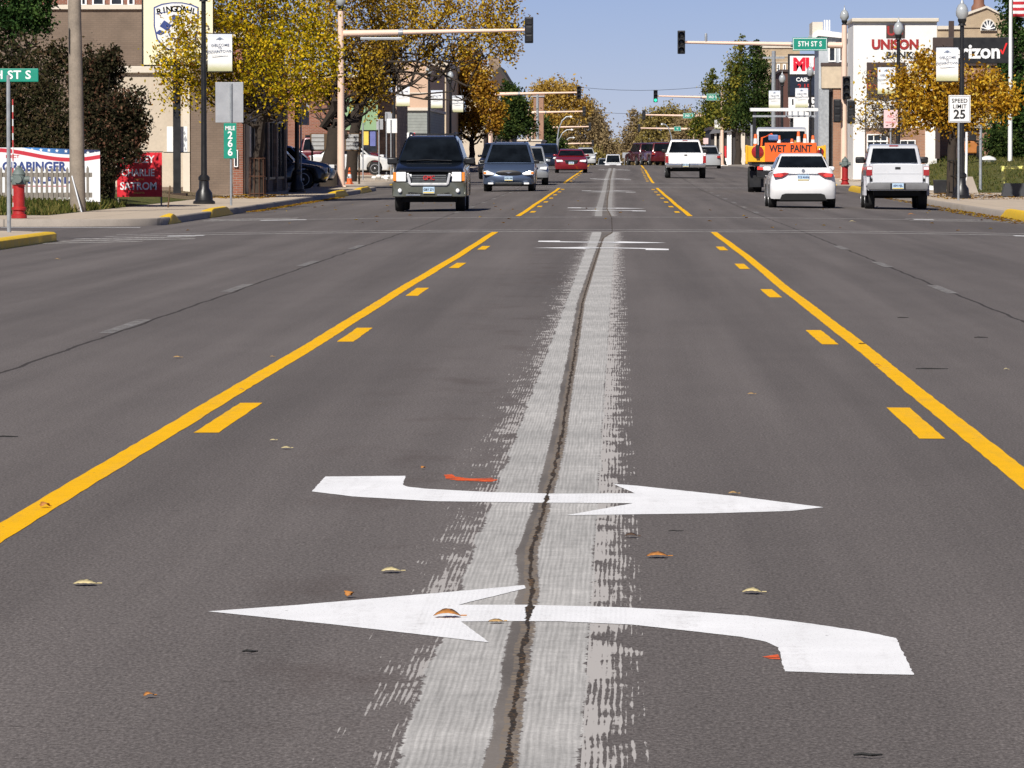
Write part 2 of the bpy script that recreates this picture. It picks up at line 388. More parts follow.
def paint_material(name, c, wear=.0, thru=True):
    g = NG(name); P, X, Y, cx, dx, crack = crack_fields(g)
    n = g.noise(P, 90, 3, .7); n2 = g.noise(P, 3, 4); ridge = g.m_('SINE', g.m_('MULTIPLY', X, 2*math.pi/.0145))
    instrip = g.m_('LESS_THAN', g.m_('ABSOLUTE', g.m_('ADD', X, .28)), .3)
    k = g.m_('MULTIPLY', g.mapr(n, .3, .7, .93, 1.03), g.m_('SUBTRACT', 1., g.m_('MULTIPLY', g.m_('MULTIPLY', instrip, g.mapr(ridge, -1, 1, 0., .05)), 1.)))
    k = g.m_('MULTIPLY', k, g.mapr(n2, .3, .7, .94, 1.04))
    v = g.n("ShaderNodeVectorMath", operation='SCALE'); g.put(v.inputs[0], c4(c)[:3]); g.put(v.inputs["Scale"], k); cc = v.outputs[0]
    tyre = g.noise(g.comb(g.m_('MULTIPLY', X, 9.), g.m_('MULTIPLY', Y, .7), 1.), 1., 5, .7); gr = g.noise(P, 17, 5, .75)
    cc = g.mix(g.m_('MULTIPLY', g.mapr(tyre, .5, .72), g.mapr(gr, .42, .68, 0., .5)), cc, (.22, .19, .17))
    vo = g.n("ShaderNodeTexVoronoi"); g.put(vo.inputs["Vector"], P); vo.inputs["Scale"].default_value = 9
    cc = g.mix(g.m_('LESS_THAN', vo.outputs["Distance"], .045), cc, (.12, .11, .10))
    g.fin(cc, .7, 0, .12)
    # where the paint is worn or bridges the crack it is simply not there
    hole = g.m_('MULTIPLY', crack, 1.)
    if wear:
        s3 = g.noise(g.comb(X, g.m_('MULTIPLY', Y, 2.), 0.), 7, 5, .75)
        hole = g.m_('MAXIMUM', hole, g.mapr(s3, wear-.07, wear+.07, 0., 1.))
    edge = g.m_('MULTIPLY', g.m_('GREATER_THAN', g.noise(P, 220, 2), .66), .5)
    hole = g.m_('MAXIMUM', hole, edge)
    tr = g.n("ShaderNodeBsdfTransparent"); mx = g.n("ShaderNodeMixShader"); g.put(mx.inputs[0], hole)
    g.t.links.new(g.p.outputs[0], mx.inputs[1]); g.t.links.new(tr.outputs[0], mx.inputs[2]); g.t.links.new(mx.outputs[0], g.out.inputs[0])
    return g.m
M['wpaint'] = paint_material('fresh_white_paint', (.84, .84, .85))
M['ypaint'] = paint_material('fresh_yellow_paint', (.88, .47, .002))
M['owhite'] = paint_material('worn_white_paint', (.60, .58, .56), wear=.56)
M['fwhite'] = paint_material('faded_white_paint', (.66, .64, .61), wear=.53)
M['dwhite'] = paint_material('old_dash_paint', (.24, .228, .218), wear=.56)
M['orspray'] = paint_material('orange_spray', (.85, .13, .03), wear=.53)
def concrete(name, c, joint=1.5):
    g = NG(name); P = g.pos(); s = g.sep(P)
    n = g.noise(P, 1.1, 6, .65); n2 = g.noise(P, 40, 3)
    k = g.m_('MULTIPLY', g.mapr(n, .3, .7, .84, 1.12), g.mapr(n2, .3, .7, .93, 1.06))
    v = g.n("ShaderNodeVectorMath", operation='SCALE'); g.put(v.inputs[0], c4(c)[:3]); g.put(v.inputs["Scale"], k); cc = v.outputs[0]
    for ax in (0, 1):
        j = g.m_('LESS_THAN', g.m_('FRACT', g.m_('DIVIDE', g.m_('ADD', s[ax], 300.7), joint)), .014)
        cc = g.mix(g.m_('MULTIPLY', j, .6), cc, (.1, .09, .08))
    return g.fin(cc, .85)
M['pave'] = concrete('pavement_concrete', (.50, .41, .31))
M['kerb'] = concrete('kerb_concrete', (.34, .295, .25), 3.)
M['ykerb'] = mat('kerb_yellow_paint', (.80, .50, .012), .6, var=.16, scale=3, bump=.3)
def grassmat(name, a, b, c_):
    g = NG(name); P = g.pos(); n = g.noise(P, 1.3, 5, .7); n2 = g.noise(P, 22, 4, .7)
    cc = g.ramp(g.m_('ADD', g.m_('MULTIPLY', n, .55), g.m_('MULTIPLY', n2, .45)), [(.38, a), (.5, b), (.64, c_)])
    g.bump(n2, .9, .05); return g.fin(cc, .95, 0, .1)
M['lawn'] = grassmat('lawn_grass', (.05, .07, .018), (.10, .105, .03), (.19, .15, .06))
M['dry'] = grassmat('dry_ground', (.12, .09, .05), (.2, .15, .09), (.26, .2, .12))

# ------------------------------------------------------------------ ground, road, blocks
mb = MB(); ys = list(range(-60, 1500, 20))+[1600, 2200, 3200, 4500]; xs = [-2500, -800, -300, -120, -61, -30, 0, 30, 61, 120, 300, 800, 2500]
for y in ys:
    for x in xs: mb.v.append((x, y, zc(y)-.45))
for i in range(len(ys)-1):
    for j in range(len(xs)-1): a = i*len(xs)+j; mb.f.append((a, a+1, a+len(xs)+1, a+len(xs)))
struct(mb.build('ground', M['dry']))
mb = MB(); ys = [float(v) for v in np.arange(-12, 460, 2)]+[float(v) for v in np.arange(460, 1120, 10)]
xs = [-70, -30, -9.6]+[float(v) for v in np.linspace(-8.8, 8.2, 23)]+[9.0, 30, 70]
for y in ys:
    for x in xs: mb.v.append((x, y, rz(x, y)))
for i in range(len(ys)-1):
    for j in range(len(xs)-1): a = i*len(xs)+j; mb.f.append((a, a+1, a+len(xs)+1, a+len(xs)))
struct(mb.build('road', M['asphalt'], smooth=True))

XL, XR = -9.6, 9.0
BLK = [(-12, 89.4), (105, 204), (222, 318), (334, 430), (446, 1100)]
def block_path(side, y0, y1, off, r=2.6, far=60):
    "outline of the block's street edges, moved inwards by off"
    s = -1 if side == 'L' else 1; X = (XL if s < 0 else XR)+s*off; a0, a1 = y0+off, y1-off; r_ = max(.3, r-off)
    p = [(s*far, a0)]
    for i in range(9):
        t = math.pi/2*i/8; p.append((X+s*(r_-r_*math.sin(t)), a0+r_-r_*math.cos(t)))
    y = a0+r_+3
    while y < a1-r_-1: p.append((X, y)); y += 4
    for i in range(9):
        t = math.pi/2*i/8; p.append((X+s*(r_-r_*math.cos(t)), a1-r_+r_*math.sin(t)))
    p.append((s*far, a1)); return p
def gz(x, y): return zc(y)-.104
for side in 'LR':
    for (y0, y1) in BLK:
        po = block_path(side, y0, y1, 0); pi = block_path(side, y0, y1, .16, r=2.6)
        # resample equally: both have the same number of straight points unless rounding differs
        n = min(len(po), len(pi)); 
        if len(po) != len(pi): pi = [(a, b) for a, b in pi]; po = po[:n]; pi = pi[:n]
        mb = MB()
        for (a, b) in zip(po, pi):
            z = gz(*a); nx, ny = b[0]-a[0], b[1]-a[1]
            mb.v += [(a[0], a[1], z-.05), (a[0]+nx*.12, a[1]+ny*.12, z+.125), (a[0]+nx*.28, a[1]+ny*.28, z+.15), (b[0], b[1], z+.15), (b[0], b[1], z-.05)]
        for i in range(n-1):
            for k in range(4): q = i*5+k; mb.f.append((q, q+1, q+6, q+5))
        struct(mb.build('kerb', M['kerb'], smooth=True))
        s = -1 if side == 'L' else 1; mb = MB(); m = 0
        ps = sorted(pi, key=lambda q: q[1]) if False else pi
        for (x, y) in ps:
            z = gz(x, y)+.146; mb.v += [(x, y, z), (s*61 if abs(x) < 59 else x+s*1, y, z)]
        for i in range(len(ps)-1): q = i*2; mb.f.append((q, q+1, q+3, q+2))
        struct(mb.build('pavement', M['pave']))
def ykerb(side, y0, y1, blk, q=1.):
    po = block_path(side, *blk, 0); pi = block_path(side, *blk, .16); n = min(len(po), len(pi))
    def dens(p):
        out = []
        for a, b in zip(p[:-1], p[1:]):
            m = max(1, int(math.dist(a, b)/.5)) if abs(a[0]) < 13 and abs(b[0]) < 13 else 1
            for k in range(m): out.append((a[0]+(b[0]-a[0])*k/m, a[1]+(b[1]-a[1])*k/m))
        return out+[p[-1]]
    s = -1 if side == 'L' else 1; X = XL if s < 0 else XR
    P = [p for p in dens(po[:n]) if y0 <= p[1] <= y1 and abs(p[0]) < 12.2]
    mb = MB(); N = len(P)
    for i, a in enumerate(P):
        b = P[min(i+1, N-1)]; c = P[max(i-1, 0)]; d = Vector((b[0]-c[0], b[1]-c[1])).normalized(); nr = Vector((-d.y, d.x))
        if nr.x*s < 0 and abs(nr.x) > .2: nr = -nr
        z = gz(*a); e = min(1, .25+.75*min(i, N-1-i)/2.5)
        for u, h in ((-.012, -.02), (-.010, .13*e), (.03, (.155+.05*q)*e+.003), (.12, (.16+.06*q)*e+.004), (.18+.12*q, .16*e+.003), (.20+.16*q, .13)):
            mb.v.append((a[0]+nr.x*u, a[1]+nr.y*u, z+h))
    for i in range(N-1):
        for k in range(5): q = i*6+k; mb.f.append((q, q+1, q+7, q+6))
    mb.f.append(tuple(range(6))); mb.f.append(tuple((N-1)*6+k for k in range(6)))
    o = mb.build('painted_kerb', M['ykerb'], smooth=True); struct(o)
ykerb('L', 70, 88.4, BLK[0], 0.); ykerb('L', 108.6, 111.6, BLK[1]); ykerb('L', 119.5, 127, BLK[1])
ykerb('L', 172, 181, BLK[1]); ykerb('L', 189, 198, BLK[1]); ykerb('L', 223, 262, BLK[2])
ykerb('R', 96, 118, BLK[1]) if False else None
ykerb('R', 105.5, 121.5, BLK[1]); ykerb('R', 187, 202, BLK[1]); ykerb('R', 223, 250, BLK[2])

# ------------------------------------------------------------------ road markings (structure)
def strip(x0, x1, y0, y1, m, name='lane_line', lift=.004, xf=None):
    mb = MB(); n = max(1, int((y1-y0)/(.25 if y0 < 60 else 2))); nx = max(1, int(abs(x1-x0)/.8)); g_ = random.Random(int(x0*100+y0))
    for i in range(n+1):
        y = y0+(y1-y0)*i/n
        for j in range(nx+1):
            x = x0+(x1-x0)*j/nx + (xf(y) if xf else 0) + (g_.uniform(-.0035, .0035) if y < 60 and j in (0, nx) else 0); mb.v.append((x, y, rz(x, y)+(lift if y > 60 else .0018)))
    for i in range(n):
        for j in range(nx): a = i*(nx+1)+j; mb.f.append((a, a+1, a+nx+2, a+nx+1))
    return struct(mb.build(name, m))
def shx(y): return float(np.interp(y, [80, 92, 115, 130, 187, 240, 320], [0, -.03, -.10, -.13, -.20, -.24, -.12]))
def lw(y): return .008*math.sin(y*.21)+.003*math.sin(y*.57)+shx(y)
for (ya, yb) in ((6, 90.8), (115.2, 203), (223, 322), (334, 380)):
    strip(-2.25, -2.135, ya, yb, M['ypaint'], xf=lw); strip(1.63, 1.745, ya, yb, M['ypaint'], xf=lw)
for k in range(-1, 30):
    for (x0, st) in ((-2.055, 24.65), (1.425, 24.2)):
        y = st+12.2*k
        if y > 330 or 88 < y+3 < 118 or 200 < y+3 < 226: continue
        strip(x0, x0+.12, y, y+3.0, M['ypaint'], 'lane_dash', xf=lw)
for k in range(0, 22):
    for (x0, st) in ((-3.99, 39.0), (3.22, 38.6)):
        y = st+11.9*k
        if y > 320 or 88 < y+3 < 118 or 200 < y+3 < 226 or (k == 0 and x0 > 0): continue
        strip(x0, x0+.12, y, y+3.2, M['dwhite'], 'old_lane_dash')
A = [(208,611.5),(300,605),(400,596.5),(470,590.5),(524,585.5),(526,588.5),(500,595),(458.4,605.2),(522,605.2),(560,606),(620,607.6),(675.6,610.5),(748,616),(813,624),(867,632),(896,638),(914,674.8),(840,673.4),(784.7,671.5),(778.6,647.7),(766,642),(740.6,637),(697,632),(632,625),(560,621.7),(520,621.5),(461,622),(489,643),(430,636),(340.6,625.6)]
B = [(823.7,507.2),(740,496.8),(637.5,486),(612.8,484),(635,493.5),(553,494),(490,492.4),(426.6,489),(408,487),(402.8,485),(405.5,476),(325.3,476.6),(311.6,491.4),(352.7,496.6),(431.9,501.4),(542.6,503),(633,503.5),(566,515.6),(711,513.5),(790,511)]
def arrow(poly, dY=0, dX=0, name='turn_arrow', m=None):
    P0 = [gp(*p) for p in poly]; P = []; g_ = random.Random(5)
    for i, a in enumerate(P0):
        b = P0[(i+1) % len(P0)]; m_ = max(1, int(math.dist(a, b)/.035)); nx, ny = -(b[1]-a[1]), b[0]-a[0]; l_ = math.hypot(nx, ny) or 1
        for k in range(m_):
            e = g_.uniform(-1, 1)*.0022 if k else 0; P.append((a[0]+(b[0]-a[0])*k/m_+nx/l_*e, a[1]+(b[1]-a[1])*k/m_+ny/l_*e))
    bm = bmesh.new(); vs_ = [bm.verts.new((x+dX, y+dY, rz(x, y+dY)+(.0015 if y+dY < 60 else .005))) for x, y in P]
    fc = bm.faces.new(vs_); fc.normal_update()
    if fc.normal.z < 0: fc.normal_flip()
    bmesh.ops.triangulate(bm, faces=bm.faces[:]); me = bpy.data.meshes.new(name); bm.to_mesh(me); bm.free()
    return struct(link(name, me, m or M['wpaint']))
arrow(A); arrow(B)
for Yc in (77.2, 129, 187, 244, 318):
    dx_ = -.06 if Yc < 100 else shx(Yc); arrow(A, Yc-17.4, dx_); arrow(B, Yc-17.4, dx_)
arrow([(444,475),(452,474.4),(455,477),(470,478.6),(492,478.2),(498,480),(492,482),(475,481.4),(458,480.8),(446,479)], name='spray_mark', m=M['orspray'])
arrow([(762,657),(778,654.6),(780,659.5),(770,659)], name='spray_mark', m=M['orspray'])
# crosswalk remains
for (y0, y1, xa, xb, mm) in ((91.0, 91.3, -9.2, 8.8, 'owhite'), (93.2, 93.45, -9.2, 8.8, 'owhite'), (112.8, 113.1, -9.2, 8.8, 'fwhite'), (84.2, 84.6, -9.55, -7.9, 'fwhite'), (86.2, 86.7, -9.5, -7.2, 'fwhite'), (88.6, 89.2, -9.5, -7.4, 'fwhite'), (87.3, 87.5, -9.4, -7.8, 'owhite'),
        (90.0, 90.5, -8.0, -7.35, 'wpaint'), (90.0, 90.7, 6.95, 8.9, 'wpaint'), (112.0, 112.6, -7.9, -6.9, 'wpaint'), (115.5, 116.1, -9.3, -7.3, 'fwhite'), (113.6, 114.0, -9.3, -7.2, 'fwhite'), (113, 113.7, 6.5, 6.95, 'wpaint'), (111.2, 111.5, 6.3, 8.9, 'fwhite'), (114.6, 115, 6.4, 8.9, 'fwhite'),
        (204.6, 204.9, -9, 8.8, 'owhite'), (222, 222.4, -9, 8.8, 'owhite'), (207.6, 207.9, -9, 8.8, 'owhite')):
    strip(xa, xb, y0, y1, M[mm], 'crosswalk_line', .0045)
strip(-12.6, -9.75, 103.6, 103.95, M['wpaint'], 'crosswalk_line')
strip(-15.6, -12.7, 103.2, 103.5, M['owhite'], 'crosswalk_line')
# ------------------------------------------------------------------ common materials
def glassmat(name, c=(.006, .008, .011), rough=.04):
    g = NG(name); n = g.noise(g.pos(True), 2.5, 3)
    g.fin(g.mix(g.mapr(n, .3, .7), tuple(x*.6 for x in c), tuple(x*1.5 for x in c)), g.mapr(n, .3, .7, rough, rough+.06), 0, .06); return g.m
M['glass'] = glassmat('vehicle_glass'); M['wglass'] = glassmat('window_glass', (.03, .035, .045), .08)
M['black'] = mat('black_paint', (.012, .012, .013), .42, var=.3); M['rubber'] = mat('tyre_rubber', (.014, .014, .014), .85)
M['under'] = mat('dark_underbody', (.01, .01, .01), .9); M['chrome'] = mat('chrome', (.62, .62, .62), .22, .9); M['alloy'] = mat('alloy_wheel', (.42, .42, .43), .35, .7)
M['steel'] = mat('galvanised_steel', (.34, .36, .38), .5, .4, var=.2, scale=8); M['greysign'] = mat('grey_sign_back', (.36, .37, .39), .5, .25, var=.1, scale=3)
M['white'] = mat('white_enamel', (.78, .78, .77), .45, var=.05); M['whitesheet'] = mat('white_sign_sheet', (.72, .72, .71), .5, var=.05)
M['lamp_w'] = mat('clear_headlight', (.84, .85, .86), .15, 0., var=.15, scale=25, coat=1); M['amber'] = mat('amber_lens', (.75, .24, .02), .2, coat=1)
M['red'] = mat('red_lens', (.32, .012, .012), .2, coat=1, scale=20); M['redlit'] = emit('lit_brake_lamp', (1, .05, .04), 1.6)
M['green'] = mat('street_sign_green', (.0, .235, .16), .5, var=.08); M['text_w'] = mat('white_lettering', (.82, .82, .82), .5, var=.02)
M['text_k'] = mat('black_lettering', (.015, .015, .016), .5); M['text_navy'] = mat('navy_lettering', (.025, .05, .2), .5); M['text_red'] = mat('red_lettering', (.55, .02, .03), .5)
M['plate'] = mat('licence_plate', (.42, .56, .70), .4, var=.15, scale=30); M['yel'] = mat('yellow_trim', (.7, .5, .08), .5)
M['palepole'] = mat('salmon_pole_paint', (.78, .56, .44), .5, var=.07, scale=2); M['brownlamp'] = M['black']
def vpaint(name, c, metal=.35): return mat(name, c, .28, metal, var=.05, scale=1.5, coat=.8)

# ------------------------------------------------------------------ vehicle tools (local: +Y is the front, X right)
def profile_shell(prof, wfn, plan=.10, e=.03):
    "side profile (y,z) swept across the width with rounded shoulders and rounded plan corners"
    n = len(prof); ys = [p[0] for p in prof]; yc = (min(ys)+max(ys))/2; hl = (max(ys)-min(ys))/2
    area = sum(prof[i][0]*prof[(i+1) % n][1]-prof[(i+1) % n][0]*prof[i][1] for i in range(n)); sg = 1 if area > 0 else -1
    nor = []
    for i in range(n):
        a = Vector(prof[i-1]); b = Vector(prof[i]); c = Vector(prof[(i+1) % n]); d1 = (b-a); d2 = (c-b)
        if d1.length: d1.normalize()
        if d2.length: d2.normalize()
        t = d1+d2; t = t.normalized() if t.length > 1e-6 else d1; nor.append(Vector((-t.y, t.x))*sg)
    S = (-1, -.985, -.95, -.86, -.6, 0, .6, .86, .95, .985, 1); K = {1: 1, .985: .42, .95: .1}
    mb = MB()
    for s in S:
        k = K.get(abs(s), 0)*e
        for i, (y, z) in enumerate(prof):
            q = Vector((y, z))+nor[i]*k; ew = (abs(y-yc)/hl)**6; yy = q.x-(1 if y > yc else -1)*plan*ew*abs(s)**5
            mb.v.append((s*wfn(y, z), yy, q.y))
    m = len(S)
    for j in range(m-1):
        for i in range(n): mb.f.append((j*n+i, j*n+(i+1) % n, (j+1)*n+(i+1) % n, (j+1)*n+i))
    mb.f.append(tuple(range(n))); mb.f.append(tuple((m-1)*n+i for i in range(n))[::-1]); return mb
def with_arches(top, zb, wheels, yf, yr):
    "closed side profile: top runs front->rear, bottom runs rear->front with wheel arches"
    p = list(top); p.append((yr, zb))
    for (yw, zw, r) in sorted(wheels):
        h = math.sqrt(max(0, r*r-(zw-zb)**2)); a0 = math.atan2(zb-zw, -h); a1 = math.atan2(zb-zw, h)
        if a0 < 0: a0 += 2*math.pi
        for k in range(11): a = a0+(a1-a0)*k/10; p.append((yw+r*math.cos(a), zw+r*math.sin(a)))
    p.append((yf, zb)); return p
def wheel(parent, x, y, r, wd, side, rimm=None):
    t = MB().lathe([(r*.62, -wd/2), (r*.93, -wd/2), (r, -wd*.36), (r, wd*.36), (r*.93, wd/2), (r*.62, wd/2)], 24, (0, 0, 0), 'x').build('wheel', M['rubber'], parent, True, loc=(x, y, r))
    m = MB(); o = side*wd*.5; m.lathe([(r*.64, o-side*.02), (r*.66, o+side*.006), (r*.60, o+side*.008), (r*.56, o-side*.04)], 20, (0, 0, 0), 'x')
    m.lathe([(r*.14, o-side*.05), (r*.14, o), (r*.09, o+side*.01)], 10, (0, 0, 0), 'x')
    for k in range(6):
        a = k*math.pi/3; c, s_ = math.cos(a), math.sin(a); w_ = r*.09
        v = [(o-side*.03+dx, q*c-p*s_, q*s_+p*c) for dx in (0, side*.025) for q in (r*.1, r*.6) for p in (-w_, w_)]
        m.add(v, [(0,1,3,2),(4,6,7,5),(0,4,5,1),(2,3,7,6),(0,2,6,4),(1,5,7,3)])
    m.build('rim', rimm or M['alloy'], t, True)
def quad(mb, pts, off):
    a, b, c, d = [Vector(p) for p in pts]; n = (b-a).cross(d-a).normalized()*1.; mb.add([p+n*off for p in (a, b, c, d)]+[p-n*.01 for p in (a, b, c, d)], [(0,1,2,3),(7,6,5,4),(0,4,5,1),(1,5,6,2),(2,6,7,3),(3,7,4,0)])
class Veh:
    def __init__(s, name, label, cat, loc, rot, group=None): s.r = thing(name, label, cat, loc, rot, group)
    def part(s, name, mb, m, smooth=False, bevel=0, parent=None):
        s.last = mb.build(name, M[m] if isinstance(m, str) else m, parent or s.r, smooth, bevel)
        return s.last
    def box(s, name, x0, x1, y0, y1, z0, z1, m, bevel=.012, parent=None): return s.part(name, MB().box(x0, x1, y0, y1, z0, z1), m, False, bevel, parent)
def cabin(v, paint, yf0, yf1, yr1, yr0, zb, zt, wb, wt, side=None, e=.05, gi=.09, crown_=.03, rear=True, front=True, zg=None):
    "greenhouse with windscreen, rear window and side windows"
    prof = [(yf0, zb), (yf1+.06, zt-.03), (yf1-.08, zt), ((yf1+yr1)/2, zt+crown_), (yr1+.06, zt), (yr1-.03, zt-.04), (yr0, zb)]
    W = lambda y, z: wb+(wt-wb)*(max(z, zb)-zb)/(zt-zb)
    cb = v.part('cabin', profile_shell(prof, W, .06, e), paint, True)
    z0 = zb+.04; z1 = zt-.09 if zg is None else zg
    def yl(a0, a1, z): return a0+(a1-a0)*(z-zb)/(zt-zb)
    if front:
        mb = MB(); quad(mb, [(W(0, z0)-gi, yl(yf0, yf1+.05, z0), z0), (-(W(0, z0)-gi), yl(yf0, yf1+.05, z0), z0), (-(W(0, z1)-gi), yl(yf0, yf1+.05, z1), z1), (W(0, z1)-gi, yl(yf0, yf1+.05, z1), z1)], .03)
        v.part('windscreen', mb, 'glass', parent=None)
    if rear:
        mb = MB(); quad(mb, [(-(W(0, z0)-gi), yl(yr0, yr1-.03, z0), z0), ((W(0, z0)-gi), yl(yr0, yr1-.03, z0), z0), ((W(0, z1)-gi), yl(yr0, yr1-.03, z1), z1), (-(W(0, z1)-gi), yl(yr0, yr1-.03, z1), z1)], .03)
        v.part('rear_window', mb, 'glass')
    for sg in (-1, 1):
        for (ya, yb) in (side or []):
            mb = MB(); q = []
            for (y, z) in ((ya, z0), (yb, z0), (yb, z1), (ya, z1)):
                yy = min(y, yl(yf0, yf1+.05, z)-.10); yy = max(yy, yl(yr0, yr1-.03, z)+.10); q.append((sg*W(0, z), yy, z))
            if sg < 0: q = q[::-1]
            quad(mb, q, .012); v.part('side_window', mb, 'glass')
    return W
def mirrors(v, x, y, z, m='black', w=.11, h=.13):
    for s in (-1, 1): v.part('mirror', MB().box(min(s*(x-.12), s*(x+w)), max(s*(x-.12), s*(x+w)), y-.05, y+.05, z-h/2, z+h/2), m, True, .035)
def plate(v, y, z, face, txt_='CSK 416', w=.305, h=.155):
    p = v.box('licence_plate', -w/2, w/2, min(y, y+face*.015), max(y, y+face*.015), z-h/2, z+h/2, 'plate', .004)
    MB().box(-w/2+.01, w/2-.01, min(y+face*.016, y+face*.018), max(y+face*.016, y+face*.018), z-h/2+.01, z-h/2+.035, ).build('plate_band', M['yel'], p)
    t = text_mb('0'*1+'' if not txt_ else txt_, .075, bold=.002, depth=.001)
    t.v = [((-face)*-1*x if False else (x if face < 0 else -x), (y+face*.019), z+zz+.012) for (x, yy, zz) in t.v]
    t.build('lettering', M['text_navy'], p)
def ground_loc(px, Y, dx=0): X = at(px, 170, Y).x; return Vector((X+dx, Y, rz(X, Y)))

# ---- dark SUV coming towards the camera
P = vpaint('dark_blue_green_paint', (.009, .013, .020)); P2 = vpaint('sunlit_olive_paint', (.115, .12, .10), .2)  # second paint is for the bumper: body colour lightened as if sunlit
v = Veh('suv', 'dark blue SUV with sunlit-toned olive bumper and roof rack coming towards the camera', 'suv', ground_loc(432.5, 128), R(180))
WH = [(1.45, .37, .45), (-1.42, .37, .45)]
top = [(2.36, .36), (2.40, .60), (2.37, .86), (2.30, .95), (2.05, 1.03), (1.25, 1.13), (1.10, 1.16), (-2.25, 1.17), (-2.36, 1.10), (-2.40, .7)]
W = lambda y, z: .955-.05*max(0, (z-.9)/.3)-(.04 if y > 1.8 and z > .8 else 0)
v.part('body', profile_shell(with_arches(top, .34, WH, 2.34, -2.38), W, .14, .05), P, True)
cabin(v, P, 1.12, .42, -2.12, -2.32, 1.13, 1.76, .90, .665, [(.95, -.05), (-.15, -1.1), (-1.2, -2.1)], gi=.065, e=.09)
v.part('underbody', MB().box(-.72, .72, -2.2, 2.1, .22, .5), 'under')
v.part('bumper', profile_shell([(2.47, .36), (2.51, .48), (2.49, .68), (2.2, .70), (2.2, .34), (2.42, .34)], lambda y, z: .965, .18, .03), P2, True)
for s in (-1, 1):
    v.part('headlight', MB().box(*sorted((s*.60, s*.86)), 2.30, 2.43, .70, .925), 'lamp_w', False, .02)
    v.part('indicator', MB().box(*sorted((s*.865, s*.945)), 2.22, 2.39, .71, .92), 'amber', False, .015)
    v.part('fog_light', MB().lathe([(.052, 0), (.052, .03), (.04, .045), (.02, .05)], 16), 'lamp_w', True)
    o = v.last; o.rotation_euler = (R(-90), 0, 0); o.location = (s*.76, 2.47, .49)
    v.part('lower_trim', MB().box(*sorted((s*.22, s*.60)), 2.48, 2.505, .375, .405), 'chrome')
    v.part('roof_rail', MB().tube([(s*.60, .25, 1.75), (s*.60, .05, 1.84), (s*.60, -1.9, 1.84), (s*.60, -2.05, 1.75)], .022, 6), 'black', True)
g_ = v.part('grille', MB().box(-.46, .46, 2.36, 2.425, .66, .875), 'black')
gm = MB(); 
for k in range(4): gm.box(-.45, .45, 2.426, 2.434, .685+k*.05, .693+k*.05)
gm.build('grille_bars', M['steel'], g_)
sur = MB(); sur.prism([(-.58, .90), (-.52, .90), (-.46, .66), (.46, .66), (.52, .90), (.58, .90), (.53, .65), (.47, .61), (-.47, .61), (-.53, .65)], 2.40, 2.54); sur.build('grille_surround', mat('painted_chrome_shine', (.60, .60, .60), .3, .35), v.r, False, .01)  # bright chrome reflection painted as a pale, barely metallic base colour
tm = text_mb('GMC', .14, bold=.001, depth=.006, cz=.785); tm.v = [(-x, 2.445-(y), z) for x, y, z in tm.v]; tm.build('lettering', M['redlit'] if False else mat('red_badge', (.6, .03, .03), .4), g_)
v.part('bonnet_deflector', profile_shell([(2.40, .915), (2.44, .935), (2.30, .975), (2.2, .96)], lambda y, z: .80, .12, .01), 'black', True)
v.part('lower_grille', MB().box(-.55, .55, 2.44, 2.49, .415, .47) , 'black', False, .01)
plate(v, 2.51, .50, 1, 'GBY 271'); mirrors(v, 1.0, .85, 1.18, 'black', .17, .17)
for a in (0.25, -1.8): v.part('rack_bar', MB().box(-.6, .6, a-.03, a+.03, 1.80, 1.83), 'black')
v.part('wiper', MB().tube([(-.55, 1.12, 1.19), (.1, 1.10, 1.21), (.65, 1.12, 1.19)], .012, 5), 'black')
for s in (-1, 1):
    for y in (1.45, -1.42): wheel(v.r, s*.80, y, .37, .25, s)
v.r.scale = (.935, 1, 1.055)

# ---- blue-grey minivan behind it
P = vpaint('steel_blue_paint', (.085, .12, .195), .4)
v = Veh('minivan', 'steel blue minivan with black oval grille following the dark SUV', 'minivan', ground_loc(510, 191), R(180))
WH = [(1.5, .33, .40), (-1.45, .33, .40)]
top = [(2.30, .30), (2.42, .42), (2.42, .56), (2.33, .74), (2.1, .86), (1.6, 1.0), (1.35, 1.06), (-2.3, 1.10), (-2.38, .9), (-2.40, .5)]
v.part('body', profile_shell(with_arches(top, .27, WH, 2.28, -2.36), lambda y, z: .985-.05*max(0, (z-.8)/.3)-.05*max(0, (y-1.5)), .30, .07), P, True)
cabin(v, P, 1.5, .45, -2.05, -2.3, 1.04, 1.80, .93, .70, [(1.0, .1), (0, -1.1), (-1.2, -2.1)], gi=.10)
v.part('underbody', MB().box(-.72, .72, -2.2, 2.0, .2, .42), 'under')
v.part('grille', MB().lathe([(.30, 0), (.30, .03), (.26, .04)], 24), 'black', True); o = v.last; o.rotation_euler = (R(-90), 0, 0); o.location = (0, 2.37, .675); o.scale = (1.62, .36, 1)
v.part('emblem', MB().prism([(-.13, .70), (0, .72), (.13, .70), (.05, .685), (0, .665), (-.05, .685)], 2.408, 2.418), 'chrome')
for s in (-1, 1):
    v.part('headlight', MB().prism([(s*.50, .66), (s*.56, .60), (s*.90, .61), (s*.93, .74), (s*.78, .77)], 2.14, 2.405), 'lamp_w', False, .02)
    v.part('indicator', MB().prism([(s*.82, .64), (s*.925, .64), (s*.925, .72), (s*.84, .73)], 2.16, 2.415), 'amber', False, .01)
    v.part('fog_light', MB().box(*sorted((s*.56, s*.76)), 2.30, 2.435, .26, .33), 'lamp_w', False, .02)
    v.part('roof_rail', MB().tube([(s*.55, .2, 1.81), (s*.55, .1, 1.86), (s*.55, -1.8, 1.86), (s*.55, -1.9, 1.81)], .018, 6), 'black', True)
v.part('air_intake', MB().box(-.5, .5, 2.36, 2.43, .24, .33), 'black', False, .02)
plate(v, 2.43, .47, 1, 'KDR 580'); mirrors(v, .98, 1.0, 1.10, 'black', .13, .14)
